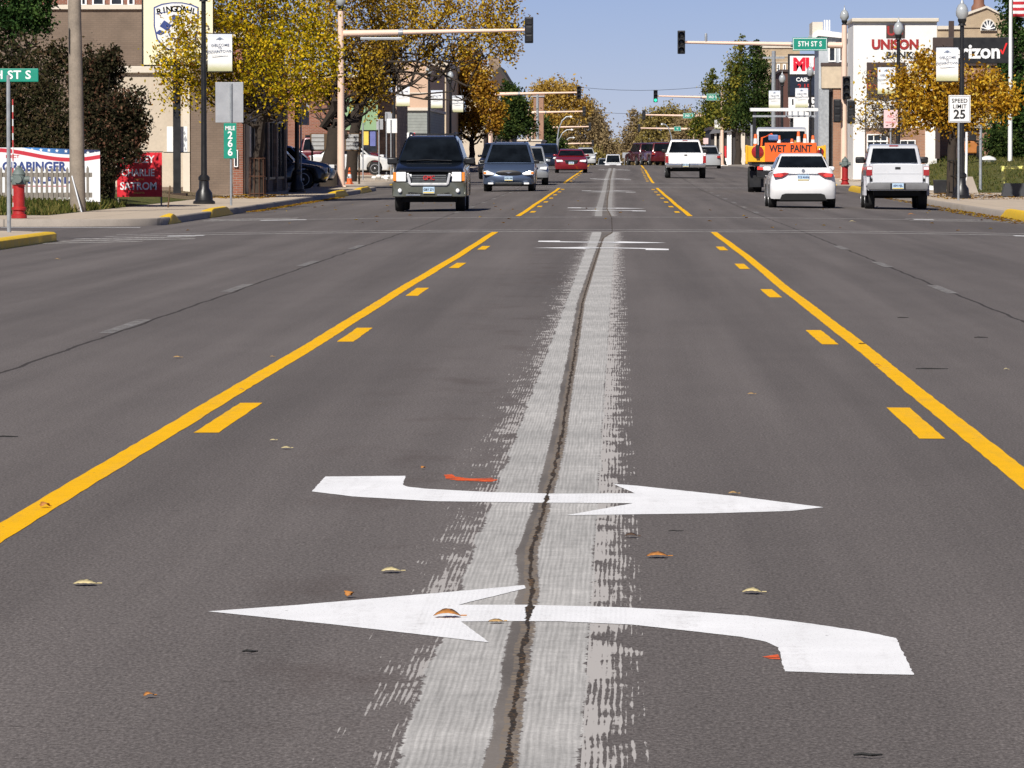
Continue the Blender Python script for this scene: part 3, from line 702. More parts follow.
for s in (-1, 1):
    for y in (1.5, -1.45): wheel(v.r, s*.82, y, .33, .23, s)

# ---- white sedan, seen from behind
P = vpaint('white_car_paint', (.80, .80, .80), 0.)
v = Veh('sedan', 'white four-door sedan with lit red brake lights stopped behind the paint truck', 'sedan', ground_loc(799.8, 137), R(.3))
WH = [(1.35, .32, .375), (-1.35, .32, .375)]
top = [(2.25, .32), (2.32, .45), (2.28, .62), (1.9, .80), (1.2, .93), (.9, .96), (-1.3, 1.0), (-1.75, 1.05), (-2.18, 1.065), (-2.27, 1.0), (-2.24, .80), (-2.33, .62), (-2.34, .45), (-2.26, .30)]
v.part('body', profile_shell(with_arches(top, .24, WH, 2.2, -2.22), lambda y, z: .87-.10*max(0, (z-.72)/.32), .24, .07), P, True)
cabin(v, P, 1.15, .25, -1.05, -1.78, .99, 1.43, .74, .56, [(.85, -.2), (-.3, -1.25)], e=.06, gi=.065, crown_=.015)
v.part('underbody', MB().box(-.66, .66, -2.1, 2.0, .17, .4), 'under')
for s in (-1, 1):
    tl = v.part('tail_light', MB().prism([(s*.80, .90), (s*.76, .81), (s*.56, .80), (s*.42, .88), (s*.36, .92), (s*.50, .935)], -2.275, -2.08), 'red', False, .01)
    MB().prism([(s*.76, .885), (s*.735, .83), (s*.60, .825), (s*.53, .87), (s*.60, .905)], -2.285, -2.276).build('brake_lamp', M['redlit'], tl)
    v.part('reversing_light', MB().prism([(s*.50, .90), (s*.42, .89), (s*.30, .915), (s*.36, .935)], -2.262, -2.2), 'lamp_w')
v.part('trim_strip', MB().box(-.40, .40, -2.275, -2.24, .885, .915), 'chrome', False, .008)
v.part('rear_bumper', profile_shell([(-2.30, .30), (-2.385, .34), (-2.37, .58), (-2.28, .70), (-2.1, .70), (-2.1, .30)], lambda y, z: .875, -.25, .05), P, True) if False else None
v.part('diffuser', MB().prism([(-.62, .20), (-.56, .355), (-.46, .385), (.46, .385), (.56, .355), (.62, .20)], -2.352, -2.2), 'under', False, .01)
v.part('emblem', MB().lathe([(.045, 0), (.045, .01)], 12), 'chrome'); o = v.last; o.rotation_euler = (R(90), 0, 0); o.location = (0, -2.27, .985)
plate(v, -2.275, .795, -1, '713 AHN'); mirrors(v, .86, .72, 1.03, P, .10, .12)
v.part('high_brake_lamp', MB().box(-.12, .12, -1.62, -1.58, 1.075, 1.09), 'redlit')
for s in (-1, 1):
    for y in (1.35, -1.35): wheel(v.r, s*.775, y, .32, .21, s)
    for yy in (.45, -.45): v.part('door_handle', MB().box(*sorted((s*.89, s*.905)), yy-.08, yy+.08, .83, .85), P)

# ---- pickups
def pickup(label, loc, rot, paint, L, Wd, zb, belt, roof, cab, wt, r, flare=None, plt='604 HJL', bump_m='chrome', name='pickup_truck', seed=0, lights=(.17, .26), hand=True):
    v = Veh(name, label, 'pickup', loc, rot); hw = Wd/2; yr, yf = -L/2, L/2
    WH = [(L*.30, r, r+.09), (-L*.26, r, r+.09)]
    yc0, yc1 = cab   # rear and front of the cab
    top = [(yf-.06, zb+.05), (yf, zb+.25), (yf-.04, belt-.22), (yf-.25, belt-.10), (yc1+.1, belt-.01), (yc1-.1, belt), (yc0+.02, belt), (yc0-.02, belt), (yc0-.03, zb+.3), (yr+.6, zb+.3), (yr+.04, zb+.3)]
    v.part('body', profile_shell(with_arches(top, zb, WH, yf-.08, yr+.04), lambda y, z: hw-.03-.03*max(0, (z-belt+.3)/.3), .10, .04), paint, True)
    for s in (-1, 1):   # bed sides with arch
        prof = [(yc0-.02, belt), (yr+.03, belt), (yr+.03, zb+.12)]
        yw, zw, ra = WH[1]; h = math.sqrt(max(0, ra*ra-(zw-zb-.12)**2)); a0 = math.pi-math.asin((zb+.12-zw)/ra) if abs(zb+.12-zw) < ra else math.pi; a1 = math.asin((zb+.12-zw)/ra)
        for k in range(11): a = a0+(a1-a0)*k/10; prof.append((yw+ra*math.cos(a), zw+ra*math.sin(a)))
        prof.append((yc0-.02, zb+.12))
        v.part('bed_side', MB().prismx(prof, *sorted((s*(hw-.09), s*(hw+.004)))), paint, False, .03)
        if flare: v.part('wheel_flare', MB().prismx([(yw+(ra+.08)*math.cos(a), zw+(ra+.08)*math.sin(a)) for a in np.linspace(0, math.pi, 12)]+[(yw+(ra-.01)*math.cos(a), zw+(ra-.01)*math.sin(a)) for a in np.linspace(math.pi, 0, 12)], *sorted((s*(hw-.03), s*(hw+.045)))), flare, False, .015)
        z0, z1 = belt-.07-lights[1], belt-.07
        t_ = v.part('tail_light', MB().box(*sorted((s*(hw-lights[0]), s*(hw+.006))), yr-.012, yr+.09, z0, z1), 'red', False, .012)
        MB().box(*sorted((s*(hw-lights[0]+.01), s*(hw-.012))), yr-.016, yr-.013, z1-.08, z1-.015).build('reversing_light', M['lamp_w'], t_)
    tg = v.part('tailgate', MB().box(-(hw-lights[0]-.01), hw-lights[0]-.01, yr, yr+.06, zb+.20, belt), paint, False, .02)
    if hand: MB().box(-.07, .07, yr-.012, yr-.002, belt-.14, belt-.08).build('tailgate_handle', M['black'], tg)
    MB().box(-(hw-lights[0]-.05), hw-lights[0]-.05, yr-.008, yr-.001, belt-.26, belt-.245).build('tailgate_crease', paint, tg)
    v.part('bed_floor', MB().box(-(hw-.1), hw-.1, yr+.06, yc0-.04, zb+.25, zb+.31), 'under')
    cabin(v, paint, yc1, yc1-.62, yc0+.10, yc0, belt-.01, roof, hw-.08, wt, [(yc1-.2, (yc0+yc1)/2-.1), ((yc0+yc1)/2-.2, yc0+.15)], e=.05, gi=.10)
    v.part('underbody', MB().box(-.62, .62, yr+.2, yf-.3, zb-.14, zb+.2), 'under')
    v.part('rear_axle', MB().tube([(-hw+.2, -L*.26, r), (hw-.2, -L*.26, r)], .07, 8), 'under'); v.part('spare_wheel', MB().lathe([(.2, -.08), (.32, -.07), (.32, .07), (.2, .08)], 16, (0, yr+.55, zb-.06)), 'rubber')
    b = v.part('rear_bumper', profile_shell([(yr+.02, zb+.02), (yr-.11, zb+.03), (yr-.13, zb+.10), (yr-.12, zb+.19), (yr+.02, zb+.20)], lambda y, z: hw-.02, .0, .03), bump_m, True)
    v.box('bumper_recess', -.20, .20, yr-.137, yr-.10, zb+.02, zb+.19, 'under', .004)
    plate(v, yr-.138, zb+.115, -1, plt); mirrors(v, hw+.03, yc1-.45, belt+.10, 'black', .13, .17)
    v.part('high_brake_lamp', MB().box(-.12, .12, yc0+.06, yc0+.11, roof-.035, roof-.005), 'red')
    for s in (-1, 1):
        for y in (L*.30, -L*.26): wheel(v.r, s*(hw-.13), y, r, .25, s)
    return v
M['greybump'] = mat('grey_bumper_plastic', (.16, .16, .165), .6)
pickup('white compact pickup with grey rear bumper waiting beside the right kerb', ground_loc(893.8, 137), R(-.6), vpaint('white_pickup_paint', (.64, .65, .67), .1), 4.9, 1.64, .50, 1.20, 1.70, (.05, 1.75), .64, .36, flare=mat('grey_flare', (.33, .33, .36), .5), bump_m='greybump', lights=(.15, .24))
pickup('white full-size pickup with chrome rear bumper driving away in the centre of the street', ground_loc(685, 254), R(0), vpaint('bright_white_paint', (.82, .82, .82), 0), 5.6, 1.98, .52, 1.24, 1.88, (.3, 2.0), .72, .40, plt='852 KRD', lights=(.14, .42))

# ---- road paint truck
YT = vpaint('truck_yellow_paint', (.82, .42, .01), 0); v = Veh('paint_truck', 'yellow road truck with orange WET PAINT board and white canopy', 'truck', ground_loc(783, 190), 0)
v.part('chassis', MB().box(-.45, .45, -2.9, 3.6, .55, .85), 'under'); v.box('bed', -1.22, 1.22, -2.9, 1.5, .98, 1.2, 'black', .01)
for s in (-1, 1): v.box('side_panel', *sorted((s*1.30, s*1.38)), -2.85, 1.5, 1.12, 1.72, YT, .02)
v.box('tailboard', -1.40, 1.40, -2.98, -2.88, 1.12, 1.70, YT, .02)
v.box('corner_post', -1.47, -1.38, -3.02, -2.86, 1.05, 1.74, YT, .02); v.box('corner_post', 1.38, 1.47, -3.02, -2.86, 1.20, 1.74, YT, .02)
OB = mat('fluorescent_orange_board', (.95, .12, .01), .55, var=.05); b = v.box('sign_board', -.76, 1.12, -3.07, -3.02, 1.14, 1.82, OB, .006)
text('WET  PAINT', .36, M['text_k'], b, .18, -3.073, 1.60, bold=.012, wide=.78)
wl = MB()
for (x, s) in ((-1.03, .22), (1.27, .12)):
    l_ = v.part('warning_light', MB().lathe([(s, 0), (s, .05), (s*.7, .07), (s*.1, .08)], 16), 'red', True); l_.rotation_euler = (R(90), 0, 0); l_.location = (x, -2.99, 1.50)
    MB().box(-s*.3, s*.3, -s*1.1, s*1.1, .08, .09).build('light_guard', M['black'], l_)
v.box('rear_step', -.95, .1, -3.12, -2.85, .92, 1.02, 'steel', .01); v.box('bumper', -1.05, 1.05, -3.0, -2.85, .55, .90, 'black', .01)
v.box('tail_light', -1.03, -.83, -3.06, -3.0, .84, .95, 'redlit', .01); v.box('tail_light', .85, 1.05, -3.06, -3.0, .84, .95, 'red', .01)
v.box('reversing_light', -.82, -.70, -3.06, -3.0, .85, .94, 'lamp_w', .01)
for s in (-1, 1):
    for x in (.98, 1.24): wheel(v.r, s*(x-.02), -1.7, .48, .24, s, M['under'])
    wheel(v.r, s*1.05, 3.1, .48, .26, s, M['white']); v.box('mud_flap', *sorted((s*.78, s*1.3)), -2.42, -2.38, .2, .8, 'black', .004)
cb = profile_shell([(4.4, .7), (4.4, 1.25), (3.2, 1.5), (2.75, 2.2), (2.5, 2.36), (2.0, 2.42), (1.65, 2.34), (1.6, 1.3), (1.6, .8)], lambda y, z: 1.02-.12*max(0, z-1.5), .1, .05); v.part('cab', cb, vpaint('white_cab', (.72, .72, .71), 0), True)
v.box('rear_window', -.86, .86, 1.56, 1.61, 1.55, 2.27, 'glass', .02)
v.part('canopy', MB().prismx([(-2.7, 2.97), (-2.7, 3.08), (-1.5, 3.11), (-1.5, 3.0)], -1.28, 1.20), 'whitesheet', False, .01)
for x in (-1.12, 1.0):
    for y in (-2.6, -1.6): v.part('canopy_post', MB().box(x-.045, x+.045, y-.045, y+.045, 1.15, 2.99), 'black')
fr = MB(); fr.box(-1.2, 1.1, -2.66, -2.60, 2.76, 2.83)
for k in range(5): fr.box(.0+k*.22, .06+k*.22, -2.7, -2.62, 2.80, 2.97)
v.part('canopy_frame', fr, 'steel')
v.part('equipment_box', MB().box(-1.0, -.2, -2.3, -1.5, 1.2, 1.75), mat('dark_equipment', (.03, .03, .035), .6), False, .03)
v.part('paint_tank', MB().lathe([(.25, 0), (.36, .05), (.36, .7), (.25, .78)], 16, (.3, -.4, 1.2)), 'steel', True)
v.part('hose_reel', MB().lathe([(.30, -.2), (.30, -.17), (.14, -.16), (.14, .16), (.30, .17), (.30, .2)], 16, (0, 0, 0), 'x'), 'yel', True); v.last.location = (.55, -2.2, 1.62)
v.part('spray_gear', MB().tube([(-.9, -2.5, 1.2), (-.85, -2.4, 2.0), (-.5, -2.3, 2.15), (-.2, -2.4, 1.6)], .04, 6), OB, True)
v.part('tool_rack', MB().box(-.62, -.25, -2.7, -2.3, 1.9, 2.12), mat('blue_jug', (.10, .16, .35), .5), False, .05)
v.part('exhaust_stack', MB().tube([(-1.12, 1.3, 1.1), (-1.12, 1.3, 2.5)], .06, 8), 'steel', True)
CO = mat('cone_orange', (.9, .16, .04), .55); base = v.r.location
def cone(px, label, yy, h=.72, z0=1.19):
    X = at(px, 140, base.y+yy).x; t = thing('traffic_cone', label, 'traffic cone', (X, base.y+yy, base.z+z0), 0, 'traffic cones standing in the paint truck bed')
    MB().box(-.16, .16, -.16, .16, 0, .035).build('cone_base', CO, t, False, .01)
    MB().lathe([(.125, .035), (.105, .2), (.1048, .2), (.02+.03, h)], 14).build('cone_body', CO, t, True)
    rr = lambda q: .105+(.05-.105)*(q-.2)/(h-.2)+.006
    MB().lathe([(rr(.25*h+.05), .25*h+.05), (rr(.45*h+.05), .45*h+.05)], 14).build('reflective_band', M['white'], t, True); MB().lathe([(rr(.6*h+.03), .6*h+.03), (rr(.8*h+.03), .8*h+.03)], 14).build('reflective_band', M['white'], t, True)
for px, lab, yy, h in ((755.5, 'leftmost orange and white cone in the paint truck bed, below the canopy corner', -2.7, .95), (779, 'orange and white cone above the word WET in the truck bed', -2.6, .9), (792, 'short orange cone above the middle of the orange board', -2.7, .78), (798.5, 'tall orange and white cone in the crowd above the word PAINT', -2.2, 1.05), (805, 'orange and white cone just left of the right canopy post', -2.75, .95), (813, 'rightmost orange and white cone by the yellow corner of the truck bed', -2.7, .9)): cone(px, lab, yy, h)

# ---- smaller cars farther off / parked
def car(name, label, cat, px, Y, rot, paint, L=4.6, Wd=1.8, Hh=1.45, belt=.95, face='front', group=None, light='lamp_w', loc=None):
    v = Veh(name, label, cat, loc if loc is not None else ground_loc(px, Y), rot, group); hw = Wd/2; yf, yr = L/2, -L/2; suv = Hh > 1.6
    r = .36 if suv else .32; WH = [(L*.295, r, r+.06), (-L*.29, r, r+.06)]; zb = .32 if suv else .22; bt = belt
    top = [(yf-.06, zb+.08), (yf, zb+.25), (yf-.05, bt-.28), (yf-.35, bt-.14), (L*.20, bt), (yr+.35 if not suv else yr+.15, bt+.02), (yr+.05, bt-.05), (yr, zb+.3)]
    v.part('body', profile_shell(with_arches(top, zb, WH, yf-.1, yr+.06), lambda y, z: hw-.07*max(0, (z-bt+.25)/.25), .2, .06), paint, True)
    if suv: cabin(v, paint, L*.22, L*.06, yr+.35, yr+.12, bt-.02, Hh, hw-.09, hw-.22, [(L*.19, 0), (-.08, -L*.22), (-L*.24, yr+.3)], gi=.09)
    else: cabin(v, paint, L*.24, L*.06, -L*.18, -L*.36, bt-.02, Hh, hw-.11, hw-.28, [(L*.19, -.05), (-.12, -L*.28)], gi=.07)
    v.part('underbody', MB().box(-hw+.25, hw-.25, yr+.15, yf-.15, zb-.08, zb+.15), 'under')
    for s in (-1, 1):
        v.part('headlight', MB().prism([(s*.46, bt-.32), (s*(hw-.10), bt-.34), (s*(hw-.06), bt-.20), (s*.50, bt-.22)], yf-.30, yf-.02), 'lamp_w', False, .02)
        v.part('tail_light', MB().box(*sorted((s*(hw-.28), s*(hw-.04))), yr-.005, yr+.12, bt-.26, bt-.10), 'red', False, .02)
        for y in (L*.295, -L*.29): wheel(v.r, s*(hw-.12), y, r, .22, s)
    v.part('grille', MB().prism([(-.40, bt-.22), (.40, bt-.22), (.30, bt-.42), (-.30, bt-.42)], yf-.12, yf+.01), 'black', False, .01)
    plate(v, yf+.012, bt-.40, 1, 'ND 28'); mirrors(v, hw, L*.14, bt+.05, paint, .10, .12); return v
car('sedan', 'dark red sedan with white headlights coming up on the left side of the centre lane', 'sedan', 571, 292, R(181), vpaint('dark_red_paint', (.23, .012, .02), .2), 4.7, 1.85, 1.33, .95)
car('suv', 'navy SUV driving just left of the dark red sedan', 'suv', 546, 322, R(180), vpaint('navy_paint', (.02, .03, .06)), 4.6, 1.8, 1.62, 1.02)
car('sedan', 'silver sedan half hidden behind the right side of the blue minivan', 'sedan', 527.5, 217, R(182), vpaint('silver_paint', (.42, .44, .46), .4), 4.6, 1.72, 1.62, .98)
car('suv', 'black SUV half hidden behind the left side of the blue minivan', 'suv', 500, 250, R(178), vpaint('black_car_paint', (.012, .013, .016)), 4.8, 1.9, 1.74, 1.08)
car('sedan', 'white car mostly hidden behind the right side of the dark red sedan', 'sedan', 585.5, 425, R(180), vpaint('pearl_paint', (.62, .63, .62), .1), 4.5, 1.75, 1.45, .95)
car('suv', 'maroon SUV farthest back in the line left of the white full-size pickup', 'suv', 657, 385, R(12), vpaint('maroon_paint', (.09, .006, .010), .2), 4.8, 1.9, 1.70, 1.05)
car('suv', 'dark red SUV with light trim in front of the line left of the white pickup', 'suv', 643, 408, R(14), vpaint('deep_red_paint', (.07, .006, .012), .2), 4.8, 1.9, 1.75, 1.05)
car('sedan', 'silver hatchback parked at the right kerb beyond the white full-size pickup', 'sedan', 707.5, 345, R(0), vpaint('light_silver_paint', (.5, .52, .54), .3), 4.4, 1.76, 1.5, .95)
v = car('van', 'white delivery van far away in the middle of the street beyond the crest', 'van', 613, 572, R(180), vpaint('van_white_paint', (.8, .8, .8), 0), 5.2, 1.9, 2.05, 1.15)
car('suv', 'grey vehicle beside the left of the distant white van', 'car', 604.5, 600, R(180), vpaint('grey_car_paint', (.3, .31, .33), .3), 4.8, 1.8, 1.85, 1.1)
# parked, seen from the side
def side_loc(px, Y, py): p = at(px, py, Y); return p
def lotz(x, y): return sw(y)+.02
p = at(306, 188, 184); car('suv', 'black SUV with silver alloy wheel parked sideways behind the black lamp post', 'suv', 0, 0, R(-90), vpaint('gloss_black_paint', (.014, .014, .014), .1), 4.5, 1.85, 1.7, 1.0, loc=Vector((at(269, 188, 190).x, 190, lotz(0, 190))))
car('hatchback', 'silver white hatchback parked sideways in the lot right of the salmon signal pole', 'car', 0, 0, R(-90), vpaint('pale_silver_paint', (.60, .60, .58), .1), 4.1, 1.8, 1.55, .98, loc=Vector((at(360, 175, 246).x-.45, 246, lotz(0, 246)+.12)))
car('suv', 'dark maroon SUV behind the silver hatchback in the lot', 'suv', 0, 0, R(-90), vpaint('black_cherry_paint', (.10, .008, .012), .1), 4.3, 1.85, 1.75, 1.1, loc=Vector((at(380, 175, 252).x-1.9, 252, lotz(0, 252)+.18)))
car('hatchback', 'blue car parked in the shade behind the black SUV', 'car', 0, 0, R(-90), vpaint('blue_car_paint', (.05, .12, .25), .2), 4.1, 1.75, 1.5, .95, loc=Vector((at(322, 175, 200).x-1.5, 200, lotz(0, 200)+.12)))
# ------------------------------------------------------------------ raised ground behind the pavements
def sheet(name, x0, x1, y0, y1, m, zf, nx=8, ny=16):
    mb = MB()
    for j in range(ny+1):
        for i in range(nx+1): x = x0+(x1-x0)*i/nx; y = y0+(y1-y0)*j/ny; mb.v.append((x, y, zf(x, y)))
    for j in range(ny):
        for i in range(nx): a = j*(nx+1)+i; mb.f.append((a, a+1, a+nx+2, a+nx+1))
    return struct(mb.build(name, m, smooth=True))
def lotL(x, y):  # ground height left of the left pavement, block beyond 6th street
    a = min(1, max(0, (-12.6-x)/1.8)); b = min(1, max(0, (y-112.5)/6)); return sw(y)+.004+.20*a*b
sheet('lawn', -24, -12.6, 112.5, 149, M['lawn'], lotL)
sheet('dirt', -24, -12.6, 149.2, 163, M['dry'], lambda x, y: lotL(x, y)+.002)
def lotR(x, y):
    a = min(1, max(0, (x-12.2)/3)); b = min(1, max(0, (y-176)/42)); return sw(y)+.004+1.0*a*b
sheet('lawn', 12.2, 40, 176, 300, M['lawn'], lotR, 14, 20)
mb = MB()
def gnd(x, y):
    if x < -12.6 and 112.5 < y < 163: return lotL(x, y)
    if x > 12.2 and 176 < y < 300: return lotR(x, y)
    return sw(y)
def sp(px, Y): X = at(px, 170, Y).x; return Vector((X, Y, gnd(X, Y)))
def zat(py, Y): return at(620, py, Y).z

# ------------------------------------------------------------------ lamp posts and banners
M['globe'] = mat('frosted_lamp_globe', (.36, .38, .39), .22, var=.1, scale=6, coat=.6)
def globe(parent, z, r=.19, name='lamp_globe'):
    g_ = MB().lathe([(.10, z), (.12, z+.05), (r*.95, z+.14), (r, z+.26), (r*.9, z+.36), (r*.62, z+.46), (r*.3, z+.50)], 16).build(name, M['globe'], parent, True)
    MB().lathe([(.13, z-.16), (.09, z-.10), (.13, z-.02), (.13, z+.04)], 12).build('lamp_collar', M['black'], parent, True)
    MB().lathe([(.06, z+.50), (.05, z+.55), (.02, z+.60), (.02, z+.66), (.005, z+.72)], 8).build('finial', M['globe'], parent, True)
def lamp_post(px, Y, label, banner=None, bside=1, X=None, zt=5.25):
    p = sp(px, Y) if X is None else Vector((X, Y, gnd(X, Y))); t = thing('lamp_post', label, 'street lamp', p, 0, 'acorn globe lamp posts along the street')
    MB().lathe([(.30, 0), (.30, .06), (.24, .10), (.22, .30), (.14, .42), (.13, .62), (.155, .64), (.155, .72), (.10, .78)], 12).build('lamp_base', M['black'], t, True)
    MB().tube([(0, 0, .7), (0, 0, zt-.1)], [.083, .062], 12).build('lamp_pole', M['black'], t, True); globe(t, zt)
    if banner:
        for z in (banner[1]+1.02, banner[1]-.02): MB().tube([(0, 0, z), (bside*.80, 0, z)], .012, 5).build('banner_arm', M['black'], t)
        street_banner(p+Vector((bside*.44, 0, banner[1])), banner[0])
    return t
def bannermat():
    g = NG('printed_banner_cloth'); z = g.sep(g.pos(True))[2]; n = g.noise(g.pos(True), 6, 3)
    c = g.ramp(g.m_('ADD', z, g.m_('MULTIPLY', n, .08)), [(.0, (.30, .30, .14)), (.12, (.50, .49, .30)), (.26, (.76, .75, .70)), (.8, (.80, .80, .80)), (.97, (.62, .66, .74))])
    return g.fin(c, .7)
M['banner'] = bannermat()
def street_banner(p, label):
    t = thing('street_banner', label, 'banner', p, 0, 'white printed banners hung from the lamp posts')
    mb = MB(); n = 8
    for k, off in ((0, -.006), (1, .006)):
        for i in range(n+1):
            for j in range(n+1): u = i/n; w_ = j/n; mb.v.append((-.33+.66*u, off+.02*math.sin(u*5+w_*2), w_*1.0))
    N = (n+1)**2
    for k in (0, 1):
        for i in range(n):
            for j in range(n): a = k*N+i*(n+1)+j; mb.f.append((a, a+1, a+n+2, a+n+1))
    for i in range(n):
        a = i*(n+1); mb.f.append((a, a+n+1, N+a+n+1, N+a)); a = i*(n+1)+n; mb.f.append((a, a+n+1, N+a+n+1, N+a))
        a = i; mb.f.append((a, a+1, N+a+1, N+a)); a = n*(n+1)+i; mb.f.append((a, a+1, N+a+1, N+a))
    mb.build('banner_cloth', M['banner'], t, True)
    G = mat('grey_blue_print', (.14, .17, .24), .7)
    text('WELCOME', .105, G, t, 0, -.03, .70, bold=.001, depth=.001); text('TO', .075, G, t, 0, -.03, .62, bold=.001, depth=.001); text('DOWNTOWN', .105, G, t, 0, -.03, .53, bold=.001, depth=.001)
    MB().add([(-.12, -.03, .84), (0, -.03, .92), (.12, -.03, .84), (.05, -.03, .86), (0, -.03, .83), (-.05, -.03, .86)], [(0, 1, 2, 3, 4, 5)]).build('banner_emblem', G, t)
    MB().box(-.22, .22, -.031, -.028, .40, .412).build('banner_rule', G, t)
lamp_post(204, 138, 'tall black lamp post with pedestal base nearest on the left pavement', ('white banner on the nearest left lamp post, in front of the yellow tree', zat(71, 138)-sp(204, 138).z), 1, zt=5.62)
lamp_post(297, 177, 'black lamp post in front of the parked black SUV, its top lost in yellow leaves', None)
lamp_post(394, 249, 'black lamp post beside the stone-fronted building', ('white banner left of the stone-fronted building, highest of the far left three', zat(106, 249)-sp(394, 249).z), 1, zt=5.1)
lamp_post(429, 288, 'black lamp post with grey globe before the beige wall, above the dark SUV', ('white banner in the middle of the three above the dark SUV', zat(108, 288)-sp(429, 288).z), 1, zt=5.45)
lamp_post(450.5, 310, 'black lamp post standing within the orange brown tree', ('white banner in front of the orange brown tree', zat(112, 310)-sp(450, 310).z), 1, zt=5.45)
lamp_post(500, 425, 'distant black lamp post before the dark green tree on the left', ('small white banner before the dark green tree on the left', zat(129, 425)-sp(500, 425).z), 1, zt=5.1)
lamp_post(961.5, 154, 'tall black lamp post with bright globe by the speed limit sign', ('white banner left of the nearest right lamp post, by the yellow tree', zat(81, 154)-sp(961, 154).z), -1, zt=5.35)
lamp_post(898, 192, 'black lamp post with globe in front of the white bank wall', ('white banner over the brown panel of the white bank', zat(94, 192)-sp(898, 192).z), -1, zt=5.75)
lamp_post(810, 265, 'black lamp post with globe in front of the red lettered sign', ('white banner hanging below the red lettered sign, right one of the pair', zat(107.5, 265)-sp(810, 265).z), -1, zt=5.1)
lamp_post(782, 296, 'black lamp post left of the red lettered sign above the paint truck', ('white banner left of the red lettered sign, left one of the pair', zat(108, 296)-sp(782, 296).z), -1, zt=5.1)
lamp_post(723.5, 440, 'distant black lamp post before the dark green trees on the right', ('small white banner far off beside the dark green trees on the right', zat(129, 440)-sp(722, 440).z), -1, zt=5.1)

# ------------------------------------------------------------------ traffic signals
M['golit'] = emit('green_signal_light', (.05, 1., .55), 1.2); M['lensoff'] = mat('dark_signal_lens', (.03, .03, .03), .3)
def signal_head(parent, loc, back=False, lit=False, ped=False, name='signal_head', color=None):
    X, Y, Z = loc; h = MB(); h.box(X-.17, X+.17, Y-.10, Y+.12, Z-.52, Z+.52); o = h.build(name, color or M['black'], parent, False, .03)
    for k, dz in enumerate((.34, 0, -.34)):
        if not back:
            v = MB()
            for a in range(9): th = math.pi*(-.15+1.3*a/8); v.v += [(X+.145*math.cos(th), Y-.10, Z+dz+.145*math.sin(th)), (X+.14*math.cos(th), Y-.32, Z+dz+.14*math.sin(th)-.02), (X+.155*math.cos(th), Y-.10, Z+dz+.155*math.sin(th)), (X+.15*math.cos(th), Y-.32, Z+dz+.15*math.sin(th)-.02)]
            for a in range(8): q = a*4; v.f += [(q, q+1, q+5, q+4), (q+2, q+3, q+7, q+6), (q+1, q+3, q+7, q+5)]
            v.build('visor', color or M['black'], o)
            MB().lathe([(.13, 0), (.13, .01), (.08, .03)], 14).build('lens', M['golit'] if (lit and k == 2) else M['lensoff'], o, True).location = (X, Y-.115, Z+dz); 
            list_ = [c for c in o.children if c.name.startswith('lens')]
            for c in list_: c.rotation_euler = (R(90), 0, 0)
        else: MB().cbox((X, Y-.115, Z+dz), .24, .03, .26).build('housing_door', M['black'], o, False, .03)
    return o
def mast(label, pole_px, Y, arm_px, arm_py, head=True, sign=None, luminaire=None, back=True, lit=False, X=None, r=.11, gl=True, zarm=None, ped=None, head_off=0.1):
    p = sp(pole_px, Y); z = zat(arm_py, Y)-p.z; xe = at(arm_px, arm_py, Y).x-p.x; sg = 1 if xe > 0 else -1
    t = thing('traffic_signal', label, 'traffic signal', p, 0, 'traffic signals on salmon mast arms over the street')
    MB().box(-.2, .2, -.2, .2, 0, .05).build('base_plate', M['palepole'], t)
    MB().tube([(0, 0, .03), (0, 0, z+.9)], [.155, .115], 16).build('signal_pole', M['palepole'], t, True)
    MB().tube([(sg*.1, 0, z-.02), (xe*.32, 0, z+.03)], [r*1.25, r*1.05], 12).build('mast_arm', M['palepole'], t, True)
    MB().tube([(xe*.32, 0, z+.03), (xe, 0, z+.12)], [r*.9, r*.55], 12).build('mast_arm', M['palepole'], t, True)
    MB().tube([(xe*.31, 0, z+.03), (xe*.335, 0, z+.031)], [r*1.15, r*1.15], 12).build('arm_collar', M['steel'], t, True)
    if gl: globe(t, z+1.05, .2)
    if head: signal_head(t, (xe+sg*.12, -.05, z+.12), back, lit)
    if luminaire: MB().box(min(xe*luminaire[0], xe*luminaire[1]), max(xe*luminaire[0], xe*luminaire[1]), -.1, .1, z-.28, z-.16).build('arm_luminaire', M['steel'], t, False, .03)
    if sign:
        x0, x1, txt_ = sign; xa = at(x0, 50, Y).x-p.x; xb = at(x1, 50, Y).x-p.x; h = .58
        s_ = MB().box(xa, xb, -.21, -.19, z-h/2+.03, z+h/2+.03).build('street_name_sign', M['green'], t, False, .04)
        fr = MB(); b = .025; fr.box(xa+b, xb-b, -.218, -.212, z+h/2-.02, z+h/2); fr.box(xa+b, xb-b, -.218, -.212, z-h/2+.06, z-h/2+.08); fr.box(xa+b, xa+b+.02, -.218, -.212, z-h/2+.08, z+h/2-.02); fr.box(xb-b-.02, xb-b, -.218, -.212, z-h/2+.08, z+h/2-.02); fr.build('sign_border', M['text_w'], s_)
        text(txt_, .31, M['text_w'], s_, (xa+xb)/2, -.216, z+.03, bold=.006, spacing=1.05, wide=.84)
    return t
m1 = mast('near left salmon signal mast arm reaching over the street from among the yellow trees', 341, 203, 526, 33, luminaire=(.105, .33), sign=None)
m2 = mast('near right salmon signal mast arm bearing the green 5TH ST S sign', 844, 228, 684, 45, sign=(792.5, 827, '5TH ST S'), back=False)
p = m2.location
MB().lathe([(.06, 0), (.06, .35), (.04, .4)], 8, (at(706, 45, 228).x-p.x, 0, zat(45, 228)-p.z+.12)).build('sensor', M['steel'], m2, True)
for (px, py) in ((846, 88), (837, 111), (851, 112)):
    signal_head(m2, (at(px, py, 228).x-p.x, -.28, zat(py, 228)-p.z), px != 846, name='side_signal_head')
mast('far left signal mast arm over the dark SUV and minivan, third along', 491, 410, 577.5, 94, back=False, r=.12)
